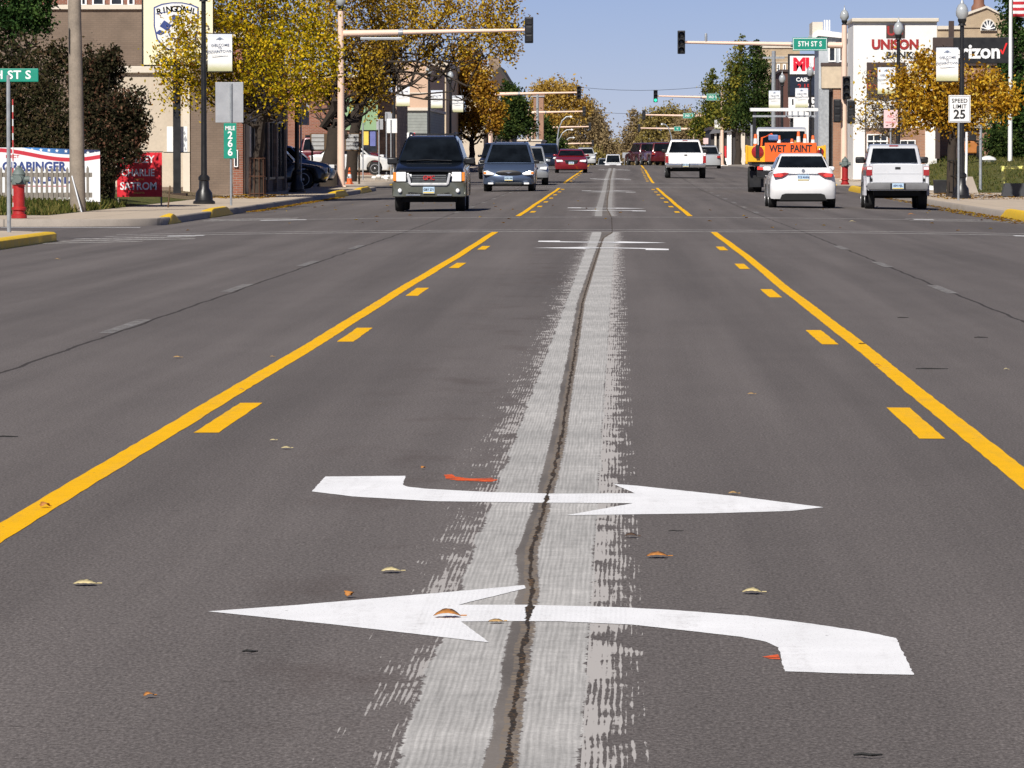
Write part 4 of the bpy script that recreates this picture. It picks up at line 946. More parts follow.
mast('far right signal mast arm with a lit green light and a green name sign', 722, 430, 657, 97.5, sign=(706.5, 720.5, '3RD ST'), back=False, lit=True, r=.11, gl=False)
mast('fourth left signal mast arm, in front of the brick chimney', 528, 545, 583, 112.5, r=.13, gl=False)
mast('fourth right signal mast arm with a smaller green name sign', 708, 545, 645, 116, sign=(683, 695, '2ND ST'), r=.13, gl=False)
mast('fifth left signal mast arm below the cobra lamps', 532, 670, 589, 127.5, r=.14, gl=False)
mast('fifth right signal mast arm with the faint sign over the white pickup', 694, 670, 640, 129, sign=(674, 681, 'N'), r=.14, gl=False)
mast('lowest and most distant left signal mast arm, above the dark red sedan', 546, 820, 592, 144, r=.16, gl=False)
mast('lowest and most distant right signal mast arm, beside the red cars', 668, 820, 636, 146.5, r=.16, gl=False)
t = m3 = thing('pedestrian_signal', 'pair of yellow pedestrian signals on a post behind the blue minivan', 'pedestrian signal', sp(490, 398)); 
MB().tube([(0, 0, 0), (0, 0, 4.2)], .13, 10).build('post', M['palepole'], t, True)
for s in (-1, 1):
    q = MB().box(s*.55-.22, s*.55+.22, -.2, .1, 3.1, 3.75).build('signal_housing', M['ykerb'], t, False, .04); MB().box(s*.3-.3, s*.3+.3, -.04, .04, 3.4, 3.46).build('bracket', M['palepole'], t)

# ------------------------------------------------------------------ signs, hydrants and other street furniture
def post(t, h, r=.03, m='steel'): return MB().tube([(0, 0, 0), (0, 0, h)], r, 8).build('sign_post', M[m], t, True)
# corner street name sign
p = at(9, 230, 87.2); t = thing('street_name_sign', 'green street name sign on a grey post at the left corner', 'street sign', (p.x, 87.2, sw(87.2)))
z = zat(75, 87.2)-sw(87.2); post(t, z+.0, .035); xa = -.62; xb = at(38.5, 75, 87.2).x-p.x
s_ = MB().box(xa, xb, -.012, .012, z-.115, z+.115).build('name_panel', M['green'], t, False, .02); text('6TH ST S', .20, M['text_w'], s_, (xa+xb)/2, -.014, z, bold=.004, wide=1.08, spacing=1.05, depth=.001)
MB().box(-.02, .02, -.03, .03, z-.2, z-.1).build('sign_clamp', M['steel'], t)
# hydrants
def hydrant(label, p, h, red='hydrant_red', top='grey'):
    t = thing('fire_hydrant', label, 'fire hydrant', p, 0, 'red fire hydrants'); k = h/.95
    rd = mat('hydrant_red_paint', (.34, .015, .015), .5, var=.25, scale=9); gr = mat('hydrant_grey_paint', (.12, .15, .14), .6, var=.3)
    MB().lathe([(.15*k, 0), (.15*k, .06*k), (.115*k, .08*k), (.11*k, .14*k), (.14*k, .16*k), (.14*k, .2*k), (.11*k, .22*k), (.11*k, .62*k), (.13*k, .64*k)], 16).build('barrel', rd, t, True)
    MB().lathe([(.14*k, .64*k), (.14*k, .70*k), (.125*k, .72*k), (.12*k, .82*k), (.13*k, .83*k), (.10*k, .90*k), (.05*k, .95*k), (.03*k, .96*k), (.03*k, 1.0*k)], 16).build('bonnet', gr, t, True)
    for s in (-1, 1): MB().tube([(s*.1*k, 0, .74*k), (s*.2*k, 0, .74*k)], [.06*k, .06*k], 10).build('nozzle', gr, t, True)
    MB().tube([(0, -.1*k, .74*k), (0, -.2*k, .74*k)], .075*k, 10).build('pumper_nozzle', gr, t, True)
p = at(19, 200, 107); hydrant('red fire hydrant with grey top by the picket fence', (p.x, 107, sw(107)), 1.05)
p = at(845, 180, 214); hydrant('red fire hydrant with dark top in front of the salmon pole on the right', (p.x, 214, sw(204)+.02), 1.12)
# candy striped marker rod by the hydrant
p = at(13.2, 200, 110); t = thing('marker_rod', 'thin red and white striped rod standing in front of the dark hedge', 'marker rod', (p.x, 110, sw(110)))
MB().tube([(0, 0, 0), (0, 0, zat(99, 110)-sw(110))], .014, 6).build('rod', striped('rod_stripes', (.7, .7, .7), (.5, .05, .05), .3, 2, .5), t)
# mile marker with grey sign back
p = sp(231, 134); t = thing('mile_marker', 'green MILE 266 marker below a blank grey sign back on one post', 'road sign', p)
z0 = lambda py: zat(py, 134)-p.z; post(t, z0(84), .03); x_ = lambda px: at(px, 100, 134).x-p.x
b = MB().box(x_(215.3), x_(243.2), .035, .045, z0(122.5), z0(82)).build('grey_sign_back', M['greysign'], t, False, .01); MB().box(-.035, .035, -.005, .033, z0(122), z0(83)).build('post_channel', M['steel'], b)
b = MB().box(x_(223.8), x_(236.5), -.05, -.04, z0(158.5), z0(123)).build('mile_panel', M['green'], t, False, .01)
cx = (x_(223.8)+x_(236.5))/2
text('MILE', .15, M['text_w'], b, cx, -.052, z0(128.3), bold=.003, wide=.85, depth=.001)
for q, py in (('2', 135.5), ('6', 143.7), ('6', 152.4)): text(q, .27, M['text_w'], b, cx, -.052, z0(py), bold=.006, depth=.001)
# speed limit
p = sp(958.5, 149); t = thing('speed_limit_sign', 'white SPEED LIMIT 25 sign on a galvanised post by the right kerb', 'road sign', p); z0 = lambda py: zat(py, 149)-p.z; x_ = lambda px: at(px, 100, 149).x-p.x
post(t, z0(100), .033); b = MB().box(x_(948.6), x_(970.4), -.05, -.04, z0(122.5), z0(95.3)).build('sign_panel', M['white'], t, False, .03); cx = x_(959.5)
bo = MB(); xa, xb, za, zb_ = x_(949.4), x_(969.6), z0(121.7), z0(96.1)
bo.box(xa, xb, -.0545, -.051, zb_-.012, zb_).box(xa, xb, -.0545, -.051, za, za+.012).box(xa, xa+.012, -.0545, -.051, za+.012, zb_-.012).box(xb-.012, xb, -.0545, -.051, za+.012, zb_-.012); bo.build('sign_border', M['text_k'], b)
text('SPEED', .165, M['text_k'], b, cx, -.055, z0(101), bold=.003, depth=.001, spacing=1.05); text('LIMIT', .165, M['text_k'], b, cx, -.055, z0(106.7), bold=.003, depth=.001, spacing=1.05); text('25', .36, M['text_k'], b, cx, -.055, z0(114.8), bold=.010, depth=.001)
# no parking
p = sp(890.5, 176); t = thing('no_parking_sign', 'pale pink NO PARKING sign above the white compact pickup', 'road sign', p); z0 = lambda py: zat(py, 176)-p.z
post(t, z0(112), .03); PK = mat('faded_pink_sheet', (.68, .50, .50), .6); b = MB().box(-.24, .24, -.05, -.04, z0(128), z0(110)).build('sign_panel', PK, t, False, .02)
text('NO', .14, M['text_red'], b, 0, -.053, z0(116.5), depth=.001); text('PARKING', .085, M['text_red'], b, 0, -.053, z0(122.5), depth=.001)
# small signs at mid left
def backsign(px, Y, x0, x1, y0, y1, label, extra=None, m='greysign', py0=None):
    p = sp(px, Y); t = thing('road_sign', label, 'road sign', p, 0, 'sign backs and small signs beyond the left trees'); z0 = lambda py: zat(py, Y)-p.z; x_ = lambda q: at(q, 100, Y).x-p.x
    post(t, z0(py0 if py0 else y0+1), .03)
    if x0: MB().box(x_(x0), x_(x1), .034, .044, z0(y1), z0(y0)).build('sign_panel', M[m], t, False, .01)
    return t
backsign(379, 236, 376.3, 383, 119, 129.5, 'small grey sign back on a post in front of the silver hatchback')
backsign(391, 240, 386.8, 397, 118.7, 133, 'larger white-grey sign back beside the stone-fronted building', m='whitesheet')
backsign(363, 232, None, None, 122, 150, 'bare grey post standing in front of the silver hatchback')
backsign(386.5, 250, 385, 392, 112, 121, 'tall grey sign post with a small plate before the stone-fronted building')
backsign(301, 182, 297.5, 309, 103, 125, 'pale grey sign back hanging by the trunk behind the black lamp post')
p = sp(411, 262); t = thing('shop_sign', 'small red and white sign on a post above the dark SUV', 'sign', p); post(t, zat(136, 262)-p.z, .03)
b = MB().box(-.2, .22, -.05, -.04, zat(147, 262)-p.z, zat(132.5, 262)-p.z).build('sign_panel', M['white'], t); MB().add([(-.02, -.053, zat(132.7, 262)-p.z), (.22, -.053, zat(132.7, 262)-p.z), (.22, -.053, zat(140, 262)-p.z)], [(0, 1, 2)]).build('red_corner', M['text_red'], b)
# slatted boards either side of the big trunk
p = sp(336, 215); t = thing('slatted_board', 'brown framed board with grey slats behind the thick dark trunk', 'board', p)
x_ = lambda q: at(q, 100, 215).x-p.x; z0 = lambda py: zat(py, 215)-p.z
WD = mat('weathered_brown_wood', (.10, .06, .03), .8, var=.3); b = MB().box(x_(310), x_(361), 0, .08, z0(151), z0(133.5)).build('board_frame', WD, t, False, .01)
for (a, c_) in ((311.5, 324), (346, 358.5)):
    for k in range(4): MB().box(x_(a), x_(c_), -.02, -.002, z0(149.5-k*4), z0(146.2-k*4)).build('slat', mat('grey_slats', (.38, .38, .38), .5), b)
for q in (312, 359): MB().box(x_(q)-.04, x_(q)+.04, .0, .08, 0, z0(151)).build('board_leg', WD, t)
# orange cone at left mid
p = sp(349.5, 214); t = thing('traffic_cone', 'small orange and white cone at the foot of the salmon signal pole', 'traffic cone', p)
MB().box(-.16, .16, -.16, .16, 0, .04).build('cone_base', CO, t); MB().lathe([(.13, .04), (.03, .7)], 12).build('cone_body', CO, t, True); MB().lathe([(.105, .25), (.075, .42)], 12).build('reflective_band', M['white'], t, True)
# white stones
p = sp(385, 232); t = thing('stone_pile', 'low pile of white stones on the left pavement before the dark SUV', 'stone pile', p); g_ = random.Random(3)
ro = MB()
for k in range(26):
    c = (g_.uniform(-.55, .45), g_.uniform(-.4, .4), .07+.12*g_.random()); r_ = g_.uniform(.07, .14); ro.lathe([(r_*.5, -r_*.6), (r_, 0), (r_*.6, r_*.6)], 6, c)
ro.build('stones', mat('white_stone', (.7, .7, .68), .9), t)
# picket fence + political banner + utility pole + red placard
p = at(45, 200, 122); zf = lotL(-13.5, 122); x_ = lambda q, Y=122: at(q, 180, Y).x
WF = mat('weathered_fence_wood', (.22, .195, .165), .85, var=.3, scale=6, bump=.4)
t = thing('picket_fence', 'weathered grey picket fence with two rails in front of the election banner', 'fence', (x_(45), 122, zf))
for (za, zb_) in ((196, 191), (175.5, 171)): MB().box(x_(-6)-x_(45), x_(92)-x_(45), 0, .04, zat(za, 122)-zf-.04, zat(zb_, 122)-zf-.04).build('rail', WF, t)
k = 0; px = -4
while px < 92:
    if not 70 < px < 84.5:
        X = x_(px)-x_(45); h = zat(166.5+g_.uniform(-1, 1), 122)-zf; b_ = zat(200, 122)-zf; w_ = .030
        MB().prism([(X-w_, b_), (X-w_, h-.07), (X, h), (X+w_, h-.07), (X+w_, b_)], -.025, -.003).build('picket', WF, t)
    px += 5.1; k += 1
def bannerprint():
    g = NG('election_banner_print'); s = g.sep(g.pos(True)); X, Z = s[0], s[2]
    # coordinates: X 0..W, Z 0..H
    arc = g.m_('SUBTRACT', 1.36, g.m_('MULTIPLY', g.m_('POWER', g.m_('MULTIPLY', g.m_('SUBTRACT', g.m_('MULTIPLY', X, 1.), 2.25), .62), 2.), .18))
    arc = g.m_('SUBTRACT', g.m_('ADD', 1.27, g.m_('MULTIPLY', g.m_('COSINE', g.m_('MULTIPLY', g.m_('SUBTRACT', X, .2), 1.65)), .12)), 0.)
    blue = g.m_('GREATER_THAN', Z, g.m_('ADD', arc, .02)); red = g.m_('MULTIPLY', g.m_('GREATER_THAN', Z, g.m_('SUBTRACT', arc, .16)), g.m_('LESS_THAN', Z, g.m_('SUBTRACT', arc, .06)))
    c = g.mix(g.m_('MULTIPLY', red, 1.), (.76, .77, .78), (.5, .02, .04)); c = g.mix(blue, c, g.mix(g.mapr(X, 1.2, 2.5), (.05, .22, .55), (.01, .02, .08)))
    return g.fin(c, .55)
Y = 126.; xa, xb = at(-14, 170, Y).x, at(100, 170, Y).x; zb_ = zat(202, Y); hh = zat(150, Y)-zb_; W_ = xb-xa
t = thing('election_banner', 'white election banner with blue star band and red stripe behind the picket fence', 'banner', (xa, Y, zb_))
b = MB().prism([(0, 0), (W_, 0), (W_, hh), (W_*.75, hh+.02), (W_*.4, hh+.06), (0, hh+.06)], 0, .03).build('banner_panel', bannerprint(), t)
xx = lambda q: at(q, 170, Y).x-xa; zz = lambda q: zat(q, Y)-zb_
text('ELECT', .105, M['text_red'], b, xx(12.5), -.004, zz(156.6), wide=1.15, bold=.002, depth=.001)
text('GRABINGER', .31, M['text_navy'], b, xx(34), -.004, zz(167), wide=.93, bold=.012, depth=.001); text('OUSLAND', .31, M['text_navy'], b, xx(44), -.004, zz(179.5), wide=.98, bold=.012, depth=.001)
text('COUNCIL', .22, M['text_navy'], b, xx(44), -.004, zz(191), wide=1., bold=.003, depth=.001) if False else MB().box(xx(20), xx(66), -.006, -.002, zz(186.5), zz(185.8)).build('banner_rule', M['text_red'], b)
for k, q in enumerate((24, 32, 41, 49, 57, 66, 74, 88, 95)):
    c = (xx(q), zz(149.3 + (q/100)**2*4.4)); P5 = []
    for i in range(10): r_ = .05 if i % 2 == 0 else .02; a = math.pi/2+i*math.pi/5; P5.append((c[0]+r_*math.cos(a), c[1]+r_*math.sin(a)))
    MB().prism(P5, -.006, -.002).build('star', M['text_w'], b)
for q in (2, 98): MB().box(xx(q)-.03, xx(q)+.03, .03, .09, -.35, hh*.9).build('banner_stake', WF, t)
WP = mat('weathered_pole_wood', (.26, .215, .17), .85, var=.3, scale=3, bump=.5)
t = thing('utility_pole', 'thick weathered wooden utility pole in front of the dark bushes', 'utility pole', (at(76.5, 180, 119.5).x, 119.5, lotL(-12.9, 119.5)-.05))
zt = 9.6; MB().tube([(.03, 0, 0), (.0, 0, 2.4), (-.03, .0, 4.6), (-.03, 0, zt)], [.185, .17, .155, .13], 14).build('pole_shaft', WP, t, True)
MB().tube([(-.09, -.15, zat(176, 119.5)-t.location.z), (.16, -.4, 0)], .022, 6).build('guard_strip', M['greysign'], t)
MB().box(-.4, .4, -.17, -.13, 8.3, 8.42).build('crossarm', WP, t)
MB().tube([(-.14, -.15, 3.7), (-.14, -.16, 4.3)], .012, 5).build('conduit', M['black'], t)
Y = 134.; xa, xb = at(117, 170, Y).x, at(162, 170, Y).x; za, zb_ = zat(197, Y), zat(152.5, Y); gz0 = lotL(-12.5, Y)
t = thing('campaign_sign', 'red campaign placard lettered SATROM half hidden by the reddish bush', 'sign', ((xa+xb)/2, Y, gz0)); w_ = (xb-xa)/2; b = MB().box(-w_, w_, 0, .02, max(.02, za-gz0), zb_-gz0).build('sign_board', mat('campaign_red', (.62, .012, .025), .5), t)
c0 = (xa+xb)/2; X_ = lambda q: at(q, 170, Y).x-c0; Z_ = lambda q: zat(q, Y)-gz0
text('KELLEY', .26, M['text_w'], b, X_(139), -.003, Z_(159.6), wide=.95, bold=.005, depth=.001); text('CHARLIE', .26, M['text_w'], b, X_(138), -.003, Z_(173), wide=.85, bold=.005, depth=.001)
text('SATROM', .275, M['text_w'], b, X_(138.5), -.003, Z_(186.5), wide=.90, bold=.006, depth=.001); text('NORTH', .07, M['yel'], b, X_(139), -.003, Z_(179.5), depth=.001); text('DAKOTA', .07, M['yel'], b, X_(139), -.003, Z_(193), depth=.001)
MB().tube([(-w_*.2, .03, Z_(151.8)), (w_*1.05, .03, Z_(151.8))], .012, 5).build('top_bar', M['black'], t)
for s in (-1, 1): MB().box(s*w_*.96-.02, s*w_*.96+.02, .021, .05, 0, zb_-gz0).build('stake', WF, t)
p = sp(168, 129); t = thing('garden_stake', 'thin brown stake leaning in the grass right of the red placard', 'stake', (p.x, 129, gnd(p.x, 129))); MB().tube([(0, 0, 0), (.05, 0, .55)], .02, 6).build('stake', WD, t)

# ------------------------------------------------------------------ pole sign of the furniture store
Y = 155.; p = sp(177, Y); X0 = at(177, 170, Y).x; x_ = lambda q: at(q, 100, Y).x-X0; z0 = lambda q: zat(q, Y)-p.z
t = thing('shop_pole_sign', 'tall cream pole sign with navy RINGDAHL shield on a black post', 'shop sign', p)
MB().box(-.11, .11, -.11, .11, -.05, z0(60)).build('sign_post', M['black'], t, False, .01); MB().box(-.3, .3, -.3, .3, -.1, .05).build('post_foot', mat('dark_foot_brown', (.05, .03, .02), .9), t)  # low very dark brown block around the foot of the post
MB().box(x_(142), x_(213), .0, .28, z0(66), z0(-32)).build('sign_cabinet', M['black'], t); CR = mat('cream_sign_face', (.80, .74, .53), .5, var=.04)
b = MB().box(x_(143.8), x_(213), -.02, -.002, z0(64.5), z0(-31)).build('sign_face', CR, t)
def P_(L): return [(x_(a), z0(c)) for a, c in L]
MB().prism(P_([(154, 7), (162, 3.5), (172, 2), (182, 2), (192, 4), (199, 7), (199, 26), (196, 40), (188, 49), (177, 54), (166, 49), (157, 40), (154, 26)]), -.032, -.021).build('shield_outline', M['text_navy'], b)
MB().prism(P_([(155.3, 8), (162.5, 4.8), (172, 3.2), (182, 3.2), (191.5, 5.2), (197.6, 8), (197.6, 26), (194.8, 39), (187.5, 47.5), (177, 52.5), (167, 47.5), (158.4, 39), (155.3, 26)]), -.040, -.033).build('shield_face', M['whitesheet'], b)
al = MB(); s_ = 'RINGDAHL'
for i, ch in enumerate(s_):
    q = 159.5+i*5.0; u = (q-177)/20; q_ = text_mb(ch, .25, bold=.008, depth=.001); a = -u*.26; ca, sa = math.cos(a), math.sin(a)
    al.add([(x_(q)+x*ca-z*sa, -.043, z0(9.0+3.0*u*u*1.1)+x*sa+z*ca) for x, y, z in q_.v], q_.f)
al.build('lettering', M['text_navy'], b)
pr = [MB().prism(P_([(156, 14.0), (165, 12.3), (172, 11.8), (172, 11.4), (165, 11.6), (156, 13.4)]), -.044, -.041), MB().prism(P_([(160, 26), (164.5, 20), (172, 25), (167.5, 31)]), -.044, -.041), MB().prism(P_([(172.5, 15), (181, 15), (181, 22), (176, 24), (172.5, 21)]), -.044, -.041),
    MB().prism(P_([(155.5, 33), (160, 29.5), (166.5, 32.5), (161, 35)]), -.044, -.041), MB().prism(P_([(176, 40), (179, 40), (179.5, 50), (176, 51)]), -.044, -.041)]
for q_ in pr: q_.build('shield_shape', M['text_navy'], b)
MB().lathe([(.25, 0), (.25, .003)], 24).build('shield_disc', M['text_navy'], b).matrix_local = Matrix.Translation((x_(176.5), -.044, z0(31))) @ Matrix.Rotation(R(90), 4, 'X')
MB().lathe([(.21, 0), (.21, .003)], 24).build('disc_face', M['whitesheet'], b).matrix_local = Matrix.Translation((x_(176.5), -.049, z0(31))) @ Matrix.Rotation(R(90), 4, 'X')
text('ringdahl', .24, M['text_k'], b, x_(166), -.024, z0(60), wide=1., bold=.004, italic=.2, depth=.001)
pn = MB().box(x_(166.3), x_(187), .13, .15, z0(152), z0(126.5)).build('lower_panel', M['white'], t, False, .02)
MB().box(x_(163), x_(190), .10, .16, z0(152.8), z0(152)).build('panel_bracket', M['black'], t)
sc = MB()
for (a, c, r_) in ((184, 133, 1.2), (185, 139, 1.8), (183.5, 145, 1.2), (185, 149, 1.0)): sc.prism(P_([(a-r_, c), (a, c-r_*2), (a+r_, c+r_*.5), (a-r_*.2, c+r_*1.6)]), .122, .128)
sc.build('panel_print', M['greysign'], pn)
# right side: posts, flag, bollards, bike rail, planter
Y = 216.; p = sp(1010, Y); t = thing('flagpole', 'white flagpole on the lawn at the right edge', 'flagpole', p)
MB().tube([(0, 0, 0), (0, 0, 10)], [.095, .06], 10).build('pole_shaft', M['white'], t, True)
def flagmat():
    g = NG('striped_flag_cloth'); s = g.sep(g.pos(True)); st_ = g.m_('LESS_THAN', g.m_('FRACT', g.m_('MULTIPLY', s[2], 3.9)), .5)
    cc = g.mix(st_, (.7, .7, .7), (.45, .02, .03)); ct = g.m_('MULTIPLY', g.m_('LESS_THAN', s[0], .85), g.m_('GREATER_THAN', s[2], .75)); return g.fin(g.mix(ct, cc, (.02, .03, .14)), .8)
fz = zat(17, Y)-p.z; t2 = thing('flag', 'drooping red and white striped flag with blue corner at the top right', 'flag', (p.x+.1, Y, p.z+fz)); mb = MB(); n = 14
for i in range(n+1):
    for j in range(9): u = i/n; w_ = j/8; mb.v.append((1.9*u*.85, .16*math.sin(u*9+w_*1.5), w_*1.25-.55*u**1.3+.05*math.sin(u*8)))
for i in range(n):
    for j in range(8): a = i*9+j; mb.f.append((a, a+1, a+10, a+9))
o = mb.build('flag_cloth', flagmat(), t2, True); q = o.modifiers.new('thick', 'SOLIDIFY'); q.thickness = .01
def rpost(name, label, cat, px, Y, y0, r, m, lean=0): 
    p = sp(px, Y); t = thing(name, label, cat, p); MB().tube([(0, 0, -.05), (lean, 0, zat(y0, Y)-p.z)], r, 10).build('post_shaft', M[m], t, True); MB().lathe([(r*1.5, -.02), (r*1.5, .05)], 10).build('post_foot', M['steel'], t); return t
rpost('utility_post', 'grey square-topped post on the pavement edge by the dark conifer', 'post', 980.5, 182, 123, .055, 'steel')
t = rpost('marker_post', 'white plastic marker post with splayed foot right of the lamp post', 'post', 966, 176, 132, .045, 'white', .02); MB().prism([(-.12, 0), (.42, 0), (.22, .55), (.05, .55)], -.1, .1).build('concrete_foot', M['kerb'], t)
rpost('marker_post', 'pale pinkish post just right of the speed limit sign post', 'post', 963, 178, 138, .05, 'palepole')
p = sp(1013, 163.5); t = thing('bike_rail', 'pale yellow bike rail behind the dark concrete block', 'rail', p); PY = mat('pale_yellow_rail', (.85, .80, .22), .5)
x_ = lambda q, Y=163.5: at(q, 170, Y).x-p.x; z0 = lambda q, Y=163.5: zat(q, Y)-p.z
MB().box(x_(1001), x_(1060), -.05, .05, z0(169.2), z0(165.8)).build('top_rail', PY, t, False, .02)
for q in (1001.5, 1004.5, 1056): MB().box(x_(q), x_(q+2.2), -.04+(.5 if q == 1004.5 else 0), .04+(.5 if q == 1004.5 else 0), -.02, z0(168)).build('rail_post', PY, t)
MB().box(x_(1001.5), x_(1006.5), .05, .5, z0(168.4), z0(166)).build('return_rail', PY, t)
p = sp(1020, 160); t = thing('concrete_block', 'dark grey tapered concrete block at the right edge of the pavement', 'concrete block', p); x_ = lambda q: at(q, 170, 160).x-p.x
MB().prism([(x_(1001.5), 0), (x_(1060), 0), (x_(1058), .42), (x_(1004.5), .42)], -.3, .3).build('block_body', mat('charcoal_concrete', (.045, .047, .052), .8), t, False, .02)
p = sp(940, 172); t = thing('litter_bin', 'black square litter bin beside the tree trunk on the right', 'bin', p); MB().prism([(-.2, 0), (.2, 0), (.22, .42), (-.22, .42)], -.2, .2).build('bin_body', M['black'], t, False, .02); MB().box(-.24, .24, -.22, .22, .42, .46).build('bin_lid', M['black'], t, False, .01)
p = sp(952.5, 161.2); t = thing('tree_guard', 'black iron guard around the trunk of the right yellow tree', 'tree guard', (p.x, 160.0, p.z)); mb = MB()
for k in range(10): a = 2*math.pi*k/10; mb.tube([(.24*math.cos(a), .24*math.sin(a), 0), (.21*math.cos(a), .21*math.sin(a), 1.15)], .012, 4)
for z in (.15, .65, 1.12): mb.tube([(.235*math.cos(2*math.pi*k/16), .235*math.sin(2*math.pi*k/16), z) for k in range(17)], .014, 4)
mb.build('guard_bars', M['black'], t)
p = sp(256, 157); t = thing('tree_guard', 'rusty iron guard around the trunk of the left yellow tree', 'tree guard', (p.x, 157.5, p.z)); mb = MB()
for k in range(10): a = 2*math.pi*k/10; mb.tube([(.26*math.cos(a), .26*math.sin(a), 0), (.24*math.cos(a), .24*math.sin(a), 1.25)], .013, 4)
for z in (.12, .65, 1.2): mb.tube([(.25*math.cos(2*math.pi*k/16), .25*math.sin(2*math.pi*k/16), z) for k in range(17)], .015, 4)
mb.build('guard_bars', mat('rusty_iron', (.10, .045, .025), .8), t)
# parked digger / orange machine on the lawn
p = sp(971, 222); t = thing('orange_machine', 'small orange and dark machine parked behind the right yellow tree', 'machine', (p.x, 222, gnd(p.x, 222))); z0 = lambda q: zat(q, 222)-gnd(p.x, 222)
MB().prism([(-.38, .25), (.25, .25), (.27, .6), (.1, .78), (-.25, .78), (-.38, .55)], -.5, .9).build('machine_body', mat('dull_orange', (.42, .15, .03), .6), t, False, .05); MB().box(-.1, .2, -.3, .3, .79, 1.2).build('seat_back', M['black'], t, False, .03)
for s in (-.45, .3): MB().lathe([(.2, -.1), (.3, -.08), (.3, .08), (.2, .1)], 14, (0, 0, 0), 'x').build('wheel', M['rubber'], t, True, loc=(s, -.45, .3))
# small white boulders on the lawn
for px, Y, r_, lab in ((932, 180, .26, 'white rock lying on the lawn left of the litter bin'), (923, 183, .22, 'smaller white rock beside the end of the yellow kerb'), (988, 215, .28, 'white rock on the lawn before the dark conifer')):
    p = sp(px, Y); g_ = random.Random(int(px)); mb = MB().lathe([(r_*.7, -.02), (r_, r_*.25), (r_*.85, r_*.6), (r_*.3, r_*.8)], 9); mb.v = [(x*(1+.2*g_.random())*1.25, y*(1+.2*g_.random()), z*(.85+.3*g_.random())) for x, y, z in mb.v]
    o = mb.build('rock', mat('white_rock', (.66, .66, .64), .85, bump=.4), None, True); o.location = p; tag(o, lab, 'rock', 'white rocks on the right lawn')
# far road signs and cobra lamps
for q, Y, lab in ((624.3, 700, 'left one of two tiny grey signs far down the street'), (628.2, 701, 'right one of two tiny grey signs far down the street')):
    X = at(q, 155, Y).x; t = thing('road_sign', lab, 'road sign', (X, Y, zc(Y)), 0, 'pair of far road signs'); z0 = zat(158, Y)-zc(Y); MB().tube([(0, 0, 0), (0, 0, z0+.5)], .04, 6).build('sign_post', M['steel'], t); MB().box(-.25, .25, -.06, -.04, z0, z0+.75).build('sign_panel', M['greysign'], t)
def cobra(pole_px, y_arm, tip_px, Y, lab):
    X = at(pole_px, 150, Y).x; t = thing('cobra_lamp', lab, 'street lamp', (X, Y, zc(Y)), 0, 'curved cobra street lamps in the distance'); z = zat(y_arm, Y)-zc(Y); L = at(tip_px, 150, Y).x-X
    MB().tube([(0, 0, 0), (0, 0, z-2.2)], [.12, .10], 8).build('lamp_pole', M['steel'], t, True)
    MB().tube([(0, 0, z-2.2), (L*.08, 0, z-1.3), (L*.3, 0, z-.45), (L*.6, 0, z-.05), (L*.9, 0, z)], .07, 6).build('lamp_arm', M['steel'], t, True)
    MB().prism([(L*.85, z-.12), (L, z-.12), (L*1.02, z+.03), (L*.88, z+.12)], -.18, .18).build('lamp_head', M['whitesheet'], t, False, .03)
cobra(557.5, 116.5, 572, 520, 'highest curved street lamp, left of centre in the distance'); cobra(557.5, 129.5, 573, 610, 'middle curved street lamp, left of centre in the distance'); cobra(562, 137.5, 574.5, 710, 'lowest curved street lamp, left of centre in the distance'); cobra(672, 124, 661, 560, 'curved street lamp reaching left on the right side of the street')
for (px, Y, top, lab) in ((537.5, 520, 92, 'grey pole left of the brick chimney tower'), (773.5, 330, 51, 'tall grey utility pole behind the green trees on the right'), (498.5, 412, 112, 'grey pole behind the pedestrian signals')):
    X = at(px, 150, Y).x; t = thing('utility_pole', lab, 'utility pole', (X, Y, zc(Y))); MB().tube([(0, 0, 0), (0, 0, zat(top, Y)-zc(Y))], [.17, .13], 8).build('pole_shaft', M['steel'], t, True); MB().box(-.7, .7, -.06, .06, zat(top, Y)-zc(Y)-.5, zat(top, Y)-zc(Y)-.38).build('crossarm', M['steel'], t)
for Y, za, lab in ((520, 85.5, 'upper thin cable crossing the sky'), (600, 109.5, 'lower thin cable crossing the sky')):
    a = at(560, za, Y); b = at(720, za, Y); mb = MB().tube([(a.lerp(b, k/8)+Vector((0, 0, -.5*math.sin(math.pi*k/8)))) for k in range(9)], .018, 4); o = mb.build('overhead_cable', M['black']); tag(o, lab, 'cable')
# ------------------------------------------------------------------ buildings (things)
BR = brick('painted_brown_brick', (.165, .120, .088), (.18, .132, .098), (.14, .105, .08)); RB = brick('red_brick', (.26, .09, .05), (.20, .07, .04), (.25, .2, .17)); TB = brick('tan_brick', (.42, .32, .20), (.38, .28, .18), (.4, .33, .25))
OBk = brick('orange_brick', (.33, .17, .10), (.28, .14, .085), (.3, .22, .17)); STN = brick('rough_stone', (.30, .22, .16), (.20, .14, .10), (.14, .11, .09), .45, .2)
CW = mat('cream_stucco', (.50, .43, .34), .85, var=.15, scale=1.2); CT = mat('cream_trim', (.60, .54, .45), .7, var=.06); BG = mat('beige_stucco', (.52, .42, .30), .85, var=.15, scale=1); PB = mat('peach_stucco', (.55, .38, .27), .85, var=.08, scale=1)
WW = mat('white_render', (.76, .75, .73), .8, var=.08, scale=1); GG = mat('green_panel', (.22, .34, .19), .7, var=.08); SID = striped('grey_siding', (.25, .27, .25), (.17, .18, .17), .17, 2, .16); DKB = mat('dark_brown_panel', (.05, .03, .025), .6); RF = mat('roof_membrane', (.15, .15, .15), .9)
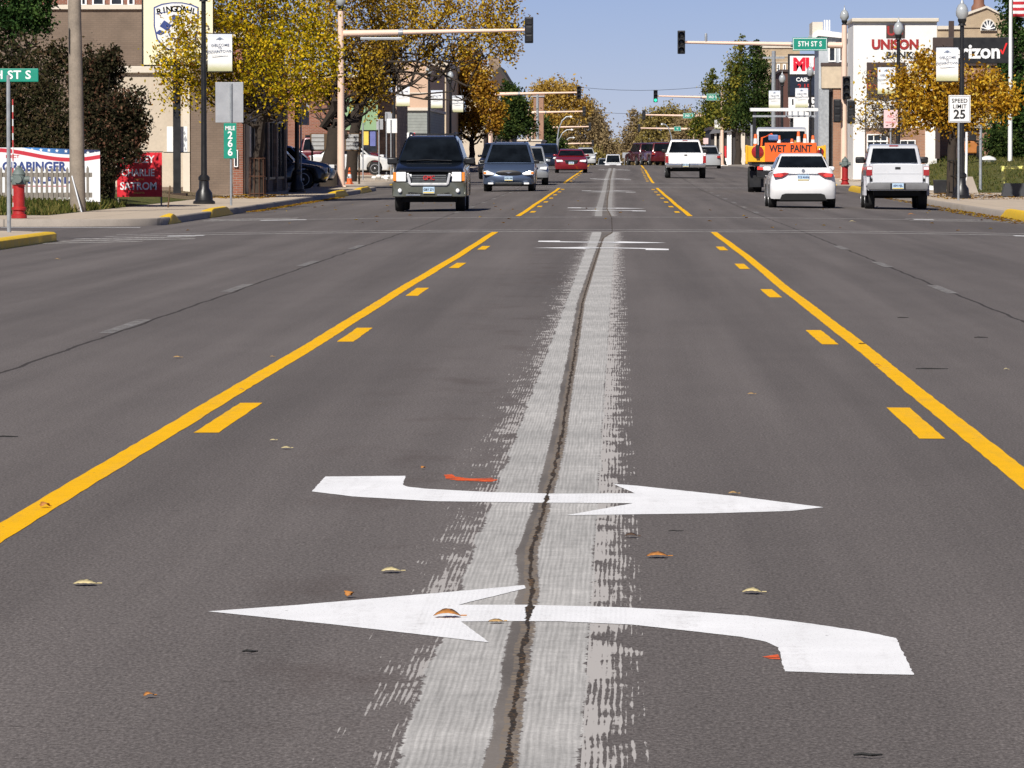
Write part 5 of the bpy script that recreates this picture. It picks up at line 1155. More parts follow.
def bld(name, label, x0, x1, y0, y1, ztop, m, cop=None, group=None, cat='building', zbase=None):
    zb = sw((y0+y1)/2)-.4 if zbase is None else zbase
    cx, cy = (x0+x1)/2, y0; t = thing(name, label, cat, (cx, cy, zb), 0, group); t['_z'] = zb; t['_x'] = cx
    MB().box(x0-cx, x1-cx, 0, y1-y0, 0, ztop-zb).build('wall', m, t)
    MB().box(x0-cx+.1, x1-cx-.1, .1, y1-y0-.1, ztop-zb, ztop-zb+.06).build('roof', RF, t)
    if cop: MB().box(x0-cx-.12, x1-cx+.12, -.12, y1-y0+.12, ztop-zb+.003, ztop-zb+.003+cop[0]).build('cornice', cop[1], t)
    return t
def lz(t, z): return z-t.location.z
def lx(t, px, Y): return at(px, 100, Y).x-t.location.x
def win(t, x0, x1, z0, z1, y=0., fr=.07, m=None, g=None, bars=0, name='window'):
    "world x/z on the camera-facing wall"
    X0, X1 = x0-t.location.x, x1-t.location.x; Z0, Z1 = lz(t, z0), lz(t, z1); mb = MB()
    mb.box(X0, X1, y-.07, y-.002, Z0, Z0+fr); mb.box(X0, X1, y-.07, y-.002, Z1-fr, Z1); mb.box(X0, X0+fr, y-.07, y-.002, Z0+fr, Z1-fr); mb.box(X1-fr, X1, y-.07, y-.002, Z0+fr, Z1-fr)
    for k in range(bars): a = X0+(X1-X0)*(k+1)/(bars+1); mb.box(a-fr*.35, a+fr*.35, y-.06, y-.004, Z0+fr, Z1-fr)
    f = mb.build(name, m or M['white'], t); MB().box(X0+fr, X1-fr, y-.02, y-.003, Z0+fr, Z1-fr).build('pane', g or M['wglass'], f); return f
def swin(t, y0, y1, z0, z1, xface, s, m=None, fr=.08, bars=1, name='window'):
    "window on a street-facing wall (plane x = xface), s = outward direction"
    X = xface-t.location.x; Y0, Y1 = y0-t.location.y, y1-t.location.y; Z0, Z1 = lz(t, z0), lz(t, z1); mb = MB()
    def bx(a, b, c, d, p): mb.box(min(X+s*.002, X+s*p), max(X+s*.002, X+s*p), a, b, c, d)
    bx(Y0, Y1, Z0, Z0+fr, .08); bx(Y0, Y1, Z1-fr, Z1, .08); bx(Y0, Y0+fr, Z0+fr, Z1-fr, .08); bx(Y1-fr, Y1, Z0+fr, Z1-fr, .08)
    for k in range(bars): a = Y0+(Y1-Y0)*(k+1)/(bars+1); bx(a-.04, a+.04, Z0+fr, Z1-fr, .07)
    f = mb.build(name, m or M['white'], t); MB().box(min(X+s*.003, X+s*.02), max(X+s*.003, X+s*.02), Y0+fr, Y1-fr, Z0+fr, Z1-fr).build('pane', M['wglass'], f); return f
# left : brown brick store
t = bld('brick_store', 'tall brown painted brick store behind the pole sign and bushes', at(30, 0, 182).x-3, at(197, 0, 182).x, 182, 215, zat(9, 182), BR, (.16, CT))
t2 = MB().box(t.location.x*0-4.5+.0, 2.8, .6, 20, lz(t, zat(8, 182))+.16, lz(t, zat(8, 182))+3.4).build('upper_wall', RB, t)
for a, b in ((66, 73), (79, 85), (90.5, 103), (108.5, 121.5), (126, 133)): win(t, at(a, 0, 182).x, at(b, 0, 182).x, zat(5, 182)+.0, zat(-40, 182), .6, .06)
t = bld('store_wing', 'cream rendered store front with moulded cornice behind the black sign post', at(112, 0, 167).x, at(190, 0, 167).x, 167, 181.9, zat(73, 167), CW, None)
MB().box(lx(t, 110, 167), lx(t, 191, 167), -.16, 14.9, lz(t, zat(73, 167)), lz(t, zat(66, 167))).build('cornice', CT, t, False, .03)
MB().box(lx(t, 183, 167), lx(t, 189.8, 167), -.06, -.002, .3, lz(t, zat(74, 167))).build('pilaster', CT, t); MB().box(lx(t, 112, 167), lx(t, 189, 167), -.05, -.003, .3, lz(t, zat(187, 167))).build('plinth', BR, t)
t = bld('brick_shop', 'low brown brick shop with red brick corner column and shop windows along the pavement', at(190.5, 0, 166).x, -12.2, 166, 186, 5.2, BR, (.2, CT))
MB().box(lx(t, 233, 166), lx(t, 243, 166), -.10, -.003, .2, lz(t, 5.0)).build('corner_column', RB, t); MB().box(lx(t, 191, 166), lx(t, 232.5, 166), -.06, -.003, .25, lz(t, zat(184, 166))).build('plinth', BR, t)
win(t, at(234, 0, 166).x, at(238, 0, 166).x, zat(167, 166), zat(150, 166), -.11, .03); 
for k, (y0, y1) in enumerate(((168, 171), (172, 175.5), (176.5, 180), (181, 184.5))): swin(t, y0, y1, .55, 2.6, -12.2, 1, M['black'])
for y in (167, 171.2, 175.8, 180.2, 185): MB().box(-12.2-t.location.x+.003, -12.2-t.location.x+.12, y-.3-166, y+.3-166, .3, lz(t, 3.0)).build('pilaster', CT if y < 172 else STN, t)
t = bld('stone_shop', 'narrow shop with stone pillar beside the parked black SUV', -16, -13.0, 187, 200, 4.6, STN, (.2, CT)); 
win(t, -14.6, -13.4, .9, 2.9, 0, .06)
# left beyond 5th street
t = bld('green_shop', 'shop with green upper panel and dark blue windows behind the silver hatchback', at(262, 0, 268).x, at(378, 0, 268).x, 268, 280, zat(78, 268), RB, (.2, CT))
MB().box(lx(t, 345, 268), lx(t, 377.8, 268), -.12, -.003, lz(t, zat(130, 268)), lz(t, zat(98, 268))).build('green_panel', GG, t)
w_ = win(t, at(361, 0, 268).x, at(377, 0, 268).x, zat(152, 268), zat(129.5, 268), 0, .06, M['black'], bars=1)
MB().box(lx(t, 363, 268), lx(t, 368.5, 268), -.032, -.022, lz(t, zat(145, 268)), lz(t, zat(131, 268))).build('window_poster', M['yel'], w_); MB().box(lx(t, 370, 268), lx(t, 375.5, 268), -.032, -.022, lz(t, zat(146, 268)), lz(t, zat(131, 268))).build('window_poster', mat('violet_poster', (.12, .14, .35), .5), w_)
win(t, at(305, 0, 268).x, at(330, 0, 268).x, zat(155, 268), zat(135, 268), 0, .06, M['black'], bars=2)
t = bld('stone_house', 'two-storey shop with rough stone front between the green shop and grey siding', at(378.3, 0, 270).x, at(396.5, 0, 270).x, 270, 284, zat(96, 270), STN, (.2, CT)); 
t = bld('siding_shop', 'grey clapboard shop with beige upper storey left of the orange tree', at(396, 0, 300).x-.0, at(427, 0, 300).x, 300, 330, zat(108.5, 300), SID, None)
MB().box(lx(t, 395.5, 300), lx(t, 428, 300), -.06, 29, lz(t, zat(108.4, 300)), lz(t, zat(62, 300))).build('upper_wall', PB, t); MB().box(lx(t, 395, 300), lx(t, 429, 300), -.16, 29.2, lz(t, zat(110.5, 300)), lz(t, zat(107.5, 300))).build('string_course', CT, t)
MB().box(lx(t, 402, 300), lx(t, 428, 300), -.10, -.061, lz(t, zat(93.5, 300)), lz(t, zat(92.5, 300))).build('trim_line', CT, t)
t = bld('beige_building', 'beige upper storeys with a flat roof behind the two grey globes', at(405, 0, 345).x, at(446, 0, 345).x, 345, 380, zat(66, 345), BG, (.3, CT))
t = bld('pale_shop', 'pale rendered side wall right of the orange tree trunks', at(455, 0, 420).x, at(483.5, 0, 420).x, 420, 445, zat(129, 420), CW, (.15, CT))
# gabled house
Y = 430; xa, xb = at(478, 0, Y).x, at(512, 0, Y).x; t = bld('gabled_house', 'dark gabled house with stone chimney above the orange tree', xa, xb, Y, Y+20, zat(92, Y), mat('dark_brown_wall', (.10, .075, .06), .8), None)
cx = t.location.x; MB().prism([(lx(t, 482, Y)-.2, lz(t, zat(90, Y))), (lx(t, 500, Y), lz(t, zat(66, Y))), (lx(t, 517, Y)+.2, lz(t, zat(98, Y)))], -.3, 20).build('roof', mat('dark_shingles', (.05, .045, .04), .9), t)
MB().prism([(lx(t, 487, Y), lz(t, zat(90, Y))), (lx(t, 500, Y), lz(t, zat(71, Y))), (lx(t, 511, Y), lz(t, zat(92, Y)))], -.36, -.31).build('gable_board', DKB, t)
MB().box(lx(t, 488.5, Y), lx(t, 499, Y), 1, 3, lz(t, zat(80, Y)), lz(t, zat(57, Y))).build('chimney', STN, t); MB().box(lx(t, 474, Y), lx(t, 492, Y), -.2, .4, lz(t, zat(74, Y)), lz(t, zat(70, Y))).build('parapet', CT, t)
MB().box(lx(t, 466, Y), lx(t, 490, Y), .5, 8, 0, lz(t, zat(66, Y))).build('side_wall', BG, t)
Y = 570; t = bld('chimney_tower', 'orange brick tower seen between the far trees left of centre', at(533.5, 0, Y).x, at(543.5, 0, Y).x, Y, Y+4, zat(97, Y), OBk, (.3, OBk), cat='tower')
Y = 500; t = bld('far_shop', 'row of pale distant shop fronts behind the blue minivan and navy SUV', at(490, 0, Y).x-2, at(541, 0, Y).x, Y, Y+30, zat(141, Y), CW, (.15, CT))
for a, b in ((503, 508), (512, 518), (522, 529)): win(t, at(a, 0, Y).x, at(b, 0, Y).x, zat(158, Y), zat(146, Y), 0, .1, M['black'])

# right : white bank
Y = 238; xa, xb = at(853.5, 0, Y).x, at(937, 0, Y).x; t = bld('white_bank', 'white rendered bank with red UNISON lettering and dark brown wall panel', xa, xb, Y, Y+6, zat(22, Y), WW, None)
MB().box(lx(t, 851.5, Y), lx(t, 938.5, Y), -.2, 6.2, lz(t, zat(22, Y)), lz(t, zat(18.3, Y))).build('cornice', CT, t, False, .03)
text('UNISON', .60, mat('bank_sign_red', (.32, .02, .02), .5), t, lx(t, 895, Y), -.02, lz(t, zat(45, Y)), bold=.03, wide=.96, depth=.012)
text('BANK', .42, M['text_k'], t, lx(t, 899, Y), -.02, lz(t, zat(55.5, Y)), bold=.012, wide=1.1, depth=.012)
b = MB().box(lx(t, 886, Y), lx(t, 904.5, Y), -.04, -.003, lz(t, zat(38, Y)), lz(t, zat(25, Y))).build('logo_block', DKB, t); text('U', .58, mat('bank_sign_red', (.32, .02, .02)), b, lx(t, 891, Y), -.045, lz(t, zat(31.5, Y)), bold=.02); text('B', .58, mat('bank_sign_red', (.32, .02, .02)), b, lx(t, 899, Y), -.045, lz(t, zat(31.5, Y)), bold=.02)
b = MB().box(lx(t, 866.5, Y), lx(t, 905, Y), -.15, -.003, lz(t, zat(98, Y)), lz(t, zat(62.5, Y))).build('message_board', DKB, t, False, .02)
LR = mat('dull_red_dots', (.35, .07, .02), .5); text('Safe', .42, LR, b, lx(t, 874.5, Y), -.155, lz(t, zat(74, Y))); text('Box', .42, LR, b, lx(t, 873.5, Y), -.155, lz(t, zat(86, Y)))
MB().box(lx(t, 866, Y), lx(t, 925, Y), -.06, -.003, .3, lz(t, zat(128, Y))).build('brick_base', OBk, t)
for k in range(2): win(t, at(867, 0, Y).x, at(888, 0, Y).x, zat(168, Y)+.0, zat(134, Y), -.06, .06, M['white'], bars=2) if k == 0 else win(t, at(900, 0, Y).x, at(916, 0, Y).x, zat(168, Y), zat(140, Y), -.06, .05, M['white'], bars=1)
br = MB()
for q in (141, 148, 155): br.box(lx(t, 867, Y), lx(t, 888, Y), -.16, -.13, lz(t, zat(q+1, Y)), lz(t, zat(q-.6, Y)))
br.build('window_bars', M['white'], t)
MB().box(lx(t, 925, Y), lx(t, 936.6, Y), -.35, -.003, .3, lz(t, zat(130, Y))).build('porch_pillar', WW, t, False, .02)
MB().box(lx(t, 853.6, Y), lx(t, 865, Y), -.2, -.003, .3, lz(t, zat(98, Y))).build('porch_pillar', WW, t, False, .02)
# brown office behind the wireless sign
Y = 246; t = bld('brick_office', 'low orange brick building behind the right yellow tree and dark sign', at(937.2, 0, Y).x, at(1060, 0, Y).x, Y, Y+20, zat(66, Y), OBk, (.15, DKB))
MB().box(lx(t, 938, Y), lx(t, 1012, Y), -.25, -.003, lz(t, zat(128, Y)), lz(t, zat(112, Y))).build('wall_band', mat('beige_band', (.42, .36, .28), .8), t)
# dark wireless shop sign
Y = 226; p0 = Vector((at(973, 0, Y).x, Y, 1.)); t = thing('shop_sign', 'long black sign with white lettering and red tick above the right yellow tree', 'shop sign', (p0.x, Y, gnd(p0.x, Y)))
b = MB().box(lx(t, 933, Y), lx(t, 1013.5, Y), 0, .4, lz(t, zat(63.5, Y)), lz(t, zat(37.5, Y))).build('sign_board', M['black'], t, False, .02); MB().box(lx(t, 932.5, Y), lx(t, 953, Y), -.02, -.002, lz(t, zat(63, Y)), lz(t, zat(38, Y))).build('brown_end', DKB, b)
text('verizon', .86, M['text_w'], b, lx(t, 971.5, Y), -.012, lz(t, zat(52.2, Y)), bold=.028, wide=.98)
MB().prism([(lx(t, a), lz(t, zat(c, Y))) if False else (lx(t, a, Y), lz(t, zat(c, Y))) for a, c in ((999.5, 50), (1001, 49.5), (1002.3, 52), (1005.5, 43.2), (1007.3, 43.2), (1003, 54.3), (1001.8, 54.3))], -.02, -.003).build('tick_mark', mat('bright_red_mark', (.75, .02, .02), .4), b)
for q in (938, 957): MB().box(lx(t, q, Y)-.1, lx(t, q, Y)+.1, .1, .3, 0, lz(t, zat(64, Y))).build('sign_leg', DKB, t)
MB().box(lx(t, 949, Y), lx(t, 954, Y), .1, .5, lz(t, zat(37.3, Y)), lz(t, zat(21, Y))).build('vent_pipe', DKB, t)
# courthouse-like building with arched window
Y = 340; t = bld('arched_hall', 'tan brick hall with an arched window rising behind the black sign', at(937, 0, Y).x, at(1030, 0, Y).x, Y, Y+30, zat(28, Y), TB, None)
Z_ = lambda q: lz(t, zat(q, Y)); X_ = lambda q: lx(t, q, Y)
MB().prism([(X_(962), Z_(27.9)), (X_(968), Z_(14)), (X_(986), Z_(8)), (X_(1004), Z_(16)), (X_(1008), Z_(27.9))], -.1, 4).build('gable', TB, t); MB().prism([(X_(961), Z_(14.5)), (X_(986), Z_(6)), (X_(1008), Z_(17)), (X_(1008), Z_(19)), (X_(986), Z_(8.2)), (X_(962), Z_(17))], -.25, -.101).build('gable_coping', CT, t)
arc = [(X_(988+8.3*math.cos(a)), Z_(31-12*math.sin(a))) for a in np.linspace(0, math.pi, 17)]; f = MB().prism(arc, -.2, -.102).build('arched_window', CT, t)
arc = [(X_(988+7*math.cos(a)), Z_(30.6-10*math.sin(a))) for a in np.linspace(0, math.pi, 17)]; MB().prism(arc, -.215, -.201).build('pane', M['wglass'], f); mb = MB()
for a in np.linspace(.25, math.pi-.25, 6): mb.tube([(X_(988), -.22, Z_(30)), (X_(988+7.3*math.cos(a)), -.22, Z_(30.4-10.2*math.sin(a)))], .05, 4)
mb.build('glazing_bars', M['white'], f)
MB().lathe([(.50, 0), (.50, .3), (.36, .5), (.34, 1.2), (.5, 1.25)], 14, (X_(980), 1.5, Z_(11))).build('roof_lantern', mat('rusty_copper', (.22, .10, .06), .7), t, True)
MB().box(X_(937), X_(962), -.15, 0-.003, Z_(29.5), Z_(26)).build('parapet', CT, t)
# modern building left of the bank
Y = 245; t = bld('modern_block', 'white and grey two-storey block with a projecting beige sign band left of the bank', at(819, 0, Y).x, at(852, 0, Y).x+.4, Y, Y+5.5, zat(34, Y), mat('pale_grey_metal', (.42, .45, .48), .5), None)
Z_ = lambda q: lz(t, zat(q, Y)); X_ = lambda q: lx(t, q, Y)
b = MB().box(X_(821), X_(860), -.5, -.003, Z_(88.5), Z_(66)).build('sign_band', mat('beige_sign_band', (.50, .41, .30), .7), t, False, .02); MB().box(X_(820.5), X_(860), -.55, -.002, Z_(66), Z_(63)).build('band_cap', DKB, t)
MB().prism([(X_(812), Z_(34)), (X_(818), Z_(30)), (X_(853), Z_(34.5)), (X_(853), Z_(39.5)), (X_(818), Z_(36)), (X_(812), Z_(40))], -.3, 5.4).build('eaves_band', WW, t)
for a, b_ in ((828.5, 836), (839, 846), (848, 852)): win(t, at(a, 0, Y).x, at(b_, 0, Y).x, zat(62, Y), zat(42, Y), 0, .07)
b = MB().box(X_(813), X_(823.5), 1, 5, Z_(33), Z_(21.5)).build('rooftop_unit', CT, t); mb = MB()
for k in range(3): mb.box(X_(824.5+k*2.4), X_(826+k*2.4), 1, 1.2, Z_(31.5), Z_(19.5))
mb.build('roof_vents', M['white'], t)
MB().box(X_(819.2), X_(828.5), -.4, -.003, .3, Z_(89)).build('metal_column', M['steel'], t); MB().box(X_(832.8), X_(840.5), -.4, -.003, .3, Z_(89)).build('brick_column', OBk, t)
MB().box(X_(829), X_(832.5), -.03, -.003, .3, Z_(92)).build('door', M['black'], t)
# sign tower MU
Y = 318; xa = at(789, 0, Y).x; t = bld('brick_shop', 'dark brick shop behind the red lettered sign and white banners', at(782, 0, Y+6).x, at(822, 0, Y+6).x, Y+6, Y+26, zat(72, Y+6), mat('dark_maroon_brick', (.10, .045, .035), .85), (.15, DKB))
MB().box(lx(t, 790, Y+6), lx(t, 820, Y+6), -.05, -.003, .3, lz(t, zat(118, Y+6))).build('white_front', WW, t)
for a, b_ in ((792, 796), (800, 806)): win(t, at(a, 0, Y+6).x, at(b_, 0, Y+6).x, zat(160, Y+6), zat(130, Y+6), -.06, .05, M['black'])
t = thing('shop_sign', 'tall sign with big red MU on white above a dark message screen', 'shop sign', (at(803, 0, Y).x, Y, sw(Y))); Z_ = lambda q: lz(t, zat(q, Y)); X_ = lambda q: lx(t, q, Y)
MB().box(X_(788), X_(819), .06, .5, Z_(97), Z_(54)).build('sign_frame', M['black'], t); b = MB().box(X_(789.8), X_(817.8), .03, .055, Z_(74.2), Z_(56)).build('sign_face', M['white'], t)
text('MU', 1.06, mat('sign_red', (.62, .01, .03), .4), b, X_(805), .02, Z_(65), bold=.06, wide=.95)
b = MB().box(X_(789.8), X_(817.8), .03, .055, Z_(95.5), Z_(76.5)).build('message_screen', mat('dark_screen', (.015, .02, .035), .3), t); text('CASH', .34, M['text_w'], b, X_(803), .02, Z_(79.8), bold=.01); text('2.15', .46, emit('red_led', (.6, .04, .03), .5), b, X_(804), .02, Z_(87), bold=.012)
b = MB().box(X_(788.5), X_(818.5), .03, .3, Z_(118), Z_(97.4)).build('letter_board', M['white'], t); text('1 MAX', .50, M['text_k'], b, X_(805), .02, Z_(102.3), bold=.012, wide=1.25); text('CAP', .50, M['text_k'], b, X_(812), .02, Z_(109.5), bold=.012)
for q in (792, 815): MB().box(X_(q)-.1, X_(q)+.1, .31, .5, 0, Z_(97.4)).build('sign_leg', M['black'], t)
Y = 420; t = bld('tan_building', 'tall tan brick building with thin window lines behind the dark green trees on the right', at(762, 0, Y).x, at(800, 0, Y).x, Y, Y+30, zat(48, Y), TB, (.25, CT)); Z_ = lambda q: lz(t, zat(q, Y)); X_ = lambda q: lx(t, q, Y)
for q in (56, 62): MB().box(X_(763), X_(799), -.08, -.003, Z_(q+.6), Z_(q)).build('ledge', CT, t)
for a, b_ in ((777, 780), (783, 786), (789, 792)): win(t, at(a, 0, Y).x, at(b_, 0, Y).x, zat(72, Y), zat(64, Y), 0, .08)
Y = 480; t = bld('storefront', 'dark storefront with cream columns right of the white full-size pickup', at(711, 0, Y).x, at(760, 0, Y).x, Y, Y+30, zat(130, Y), mat('dark_store', (.035, .03, .03), .7), (.3, DKB)); Z_ = lambda q: lz(t, zat(q, Y)); X_ = lambda q: lx(t, q, Y)
for a, b_, m_ in ((714.5, 716.5, CT), (719.5, 723.5, CT), (727, 731.5, WW), (741, 745, CT)): MB().box(X_(a), X_(b_), -.3, -.003, .3, Z_(132)).build('column', m_, t)
MB().box(X_(724), X_(726.5), -.05, -.003, .3, Z_(146)).build('red_door', M['text_red'], t); MB().prism([(X_(709), Z_(134)), (X_(713), Z_(129)), (X_(762), Z_(124)), (X_(762), Z_(129))], -.6, .0-.004).build('awning', mat('grey_awning', (.12, .12, .13), .8), t)
p = sp(705, 470); t = thing('planter', 'white block planters at the foot of the dark storefront', 'planter', (at(719, 160, 462).x, 462, sw(462))); 
for k, q in enumerate((-.35, .45)): MB().box(q-.3, q+.3, -.3, .3, 0, .55+.2*k).build('planter_box', M['white'], t)
p = at(706, 0, 452); t = thing('red_sign', 'small pinkish sign on a post beside the white full-size pickup', 'road sign', (p.x, 452, sw(452))); MB().tube([(0, 0, 0), (0, 0, zat(140, 452)-sw(452))], .04, 6).build('sign_post', M['steel'], t); MB().box(-.22, .22, -.06, -.045, zat(144, 452)-sw(452), zat(138, 452)-sw(452)).build('sign_panel', PK, t)

# ------------------------------------------------------------------ trees
BK = mat('dark_bark', (.036, .026, .019), .95, var=.4, scale=7, bump=.8); BK2 = mat('grey_bark', (.15, .12, .095), .95, var=.35, scale=7, bump=.8)
LY = leafmat('yellow_green_leaves', [(0, (.10, .09, .010)), (.3, (.27, .22, .012)), (.6, (.52, .38, .015)), (.85, (.78, .54, .025)), (1, (.34, .15, .02))])
LB = leafmat('brown_yellow_leaves', [(0, (.12, .06, .015)), (.35, (.30, .17, .02)), (.65, (.50, .33, .03)), (1, (.66, .46, .05))])
LO = leafmat('orange_brown_leaves', [(0, (.12, .055, .015)), (.4, (.31, .15, .022)), (.75, (.46, .27, .03)), (1, (.55, .38, .05))])
LG = leafmat('golden_leaves', [(0, (.14, .07, .012)), (.35, (.38, .19, .018)), (.75, (.62, .38, .03)), (1, (.66, .50, .10))])
LD = leafmat('dark_hedge_leaves', [(0, (.012, .014, .008)), (.4, (.030, .032, .014)), (.75, (.055, .045, .022)), (1, (.10, .06, .035))], .15)
LR2 = leafmat('reddish_shrub_leaves', [(0, (.016, .016, .010)), (.45, (.032, .032, .016)), (.75, (.050, .038, .021)), (.9, (.095, .042, .028)), (1, (.16, .09, .055))], .15)
LC = leafmat('conifer_needles', [(0, (.010, .022, .008)), (.5, (.028, .060, .018)), (1, (.07, .12, .03))], .1)
LDG = leafmat('dark_green_leaves', [(0, (.012, .022, .008)), (.5, (.035, .060, .018)), (1, (.09, .12, .03))], .2)
LYG = leafmat('turning_green_leaves', [(0, (.04, .06, .015)), (.4, (.10, .12, .025)), (.75, (.24, .22, .04)), (1, (.42, .34, .05))])
LF = leafmat('hazed_olive_leaves', [(0, (.17, .14, .05)), (.5, (.27, .215, .07)), (1, (.38, .29, .09))]); LFB = leafmat('hazed_brown_leaves', [(0, (.20, .145, .075)), (.5, (.29, .215, .11)), (1, (.38, .29, .15))]); LFY = leafmat('hazed_gold_leaves', [(0, (.25, .15, .03)), (.5, (.45, .29, .06)), (1, (.55, .38, .10))])  # far leaf colours paled and evened out to imitate distance haze
def base(px, Y): return sp(px, Y)-Vector((0, 0, .05))
def fk(px, py, Y): return at(px, py, Y)
# left yellow street tree
tree('yellow_tree', 'yellow-green tree with iron guard in front of the brown brick shop', base(256, 157.5), .20, fk(262, 116, 157.5),
     [(186, 36, 154, 22, 30), (195, 28, 156, 36, 34), (240, 8, 158, 42, 40), (185, 80, 155, 30, 30), (222, 80, 157, 30, 30), (290, 20, 158, 44, 40), (262, 62, 157, 40, 36), (308, 62, 157, 26, 38), (292, 95, 157, 30, 24), (240, 100, 158, 26, 18), (315, 92, 158, 12, 16), (165, 60, 155, 13, 26), (205, -30, 158, 40, 40), (280, -40, 158, 50, 40), (335, 62, 157, 9, 34)], 29000, .085, LY, BK, 11, clump=10, spread=.42, shell=.45)
# big dark-limbed tree behind the salmon pole
p = base(330, 209); tree('yellow_tree', 'thick dark-trunked tree with yellow-brown leaves behind the salmon signal pole', p, .42, fk(335, 128, 209),
     [(320, 25, 209, 28, 34), (352, 60, 210, 34, 34), (372, 90, 211, 22, 18), (330, 85, 210, 24, 20), (372, 20, 212, 34, 40), (345, -30, 210, 50, 40)], 15000, .10, LB, BK, 12, clump=9, spread=.45, twig=9)
# large spreading tree further on, with bare dark limbs
p = base(349, 226); tree('autumn_tree', 'large spreading tree with open dark branches and yellow-brown leaves beyond the left mast arm', p, .26, fk(363, 74, 225),
     [(386, 48, 224, 24, 24), (366, 100, 224, 20, 18), (418, 30, 222, 30, 22), (448, 12, 221, 30, 22), (478, 30, 220, 26, 20), (502, 40, 219, 22, 20), (511, 52, 219, 13, 12), (495, 15, 220, 26, 22), (430, 55, 223, 22, 18), (462, 48, 221, 20, 12), (400, 5, 224, 34, 26), (450, -25, 222, 50, 26), (505, -8, 220, 16, 22), (370, 82, 224, 16, 18), (515, 30, 219, 9, 13), (375, 70, 225, 24, 28), (388, 40, 225, 24, 24)], 15000, .115, LB, BK, 13, clump=8, spread=.5, twig=16)
tree('orange_tree', 'orange-brown conical tree behind the two grey globes on the left', base(472, 372), .24, fk(472, 140, 372),
     [(440, 105, 373, 14, 12), (455, 75, 373, 14, 14), (498, 112, 371, 9, 12), (470, 120, 372, 28, 14), (485, 105, 371, 18, 16), (462, 95, 373, 20, 14), (475, 80, 372, 22, 18), (470, 60, 372, 14, 16), (449, 118, 372, 16, 14), (494, 125, 370, 10, 10), (430, 122, 372, 12, 9), (490, 88, 371, 9, 10)], 10500, .19, LO, BK, 14, clump=9, spread=.42)
tree('dark_green_tree', 'dark green round tree behind the small far banner on the left', base(498, 412), .22, fk(505, 145, 412),
     [(512, 120, 412, 22, 16), (525, 125, 412, 12, 13), (502, 128, 411, 14, 12), (516, 105, 412, 14, 12), (512, 96, 413, 9, 9)], 7000, .18, LDG, BK, 15, clump=10, spread=.4)
tree('evergreen_tree', 'dark pointed tree rising behind the gabled house roof', base(506, 427), .2, fk(508, 140, 427), [(512, 97, 427, 10, 14), (507, 86, 427, 6, 9), (520, 106, 427, 8, 10), (515, 110, 427, 10, 12)], 3200, .18, LDG, BK, 16)
# left hedge masses and conifer
tree('dark_bush', 'broad dark hedge bush behind the election banner with reddish top', (at(30, 190, 134).x, 134, gnd(-15, 134)), .10, fk(30, 170, 134),
     [(8, 120, 134, 40, 45), (45, 90, 134, 32, 42), (30, 150, 133, 44, 38), (62, 140, 133, 24, 54), (20, 65, 135, 40, 26), (55, 55, 134, 20, 18), (-30, 90, 135, 40, 60), (65, 175, 134, 20, 22)], 26000, .075, LD, BK, 21, clump=14, spread=.3, twig=14, cat='bush')
tree('reddish_bush', 'tall reddish-brown bush right of the utility pole, leaning over the red placard', (at(112, 192, 130.2).x, 130.2, gnd(-13.5, 130)), .09, fk(112, 178, 130.2),
     [(105, 75, 130.5, 22, 24), (104, 120, 130.5, 26, 36), (128, 110, 130, 22, 26), (113, 142, 130, 29, 28), (137, 131, 130, 16, 20), (100, 180, 130.2, 14, 20), (112, 60, 130, 12, 16), (130, 156, 129.6, 13, 10), (90, 95, 131, 12, 50), (107, 180, 129.8, 9, 16)], 24000, .07, LR2, BK, 22, clump=14, spread=.3, twig=14, cat='bush')
tree('pine_tree', 'dense green pine top at the upper left corner', (at(15, 190, 150).x, 150, gnd(-18, 150)), .22, fk(15, 60, 150),
     [(10, 15, 150, 34, 26), (35, 8, 150, 22, 28), (15, -30, 150, 45, 30), (-15, 20, 150, 30, 30), (42, 25, 150, 12, 10)], 16000, .085, LC, BK, 23, clump=16, spread=.25)
# right yellow tree
tree('golden_tree', 'golden yellow tree with dark trunk behind the speed limit sign', base(952.5, 160), .17, fk(953, 124, 160),
     [(950, 95, 160, 34, 30), (915, 100, 160, 26, 22), (985, 100, 160, 28, 22), (1005, 98, 160, 17, 18), (930, 72, 160, 22, 16), (905, 82, 160, 16, 14), (960, 120, 160, 28, 10), (910, 122, 160, 20, 10), (985, 80, 160, 20, 13), (1010, 110, 160, 9, 8), (930, 112, 160, 24, 16), (920, 60, 160, 10, 12)], 10500, .095, LG, BK, 31, clump=8, spread=.5, shell=.5)
p = base(893, 196); t = tree('bare_tree', 'half-bare grey-twigged tree in front of the white bank', p, .12, fk(893, 135, 196),
     [(875, 118, 196, 18, 14), (895, 125, 196, 20, 12), (915, 115, 196, 14, 14), (885, 95, 196, 22, 20), (905, 85, 196, 18, 20), (868, 105, 196, 14, 14), (895, 64, 196, 16, 16), (876, 78, 196, 14, 16), (916, 66, 196, 14, 16), (862, 122, 196, 10, 12), (932, 60, 196, 12, 14)], 1500, .10, LB, BK2, 32, clump=4, spread=.8, twig=46)
tree('conifer_tree', 'very tall dark conifer at the right edge behind the flagpole', (at(1026, 180, 233).x, 233, gnd(17, 233)), .3, fk(1026, 150, 233),
     [(1018, 135, 233, 34, 30), (1020, 110, 233, 30, 26), (1018, 82, 233, 27, 26), (1016, 55, 233, 22, 26), (1014, 28, 233, 18, 24), (1012, 5, 233, 13, 20), (1011, -20, 233, 10, 20), (1000, 140, 233, 22, 18), (990, 135, 261, 12, 14)], 17000, .13, LC, BK, 33, clump=14, spread=.28)
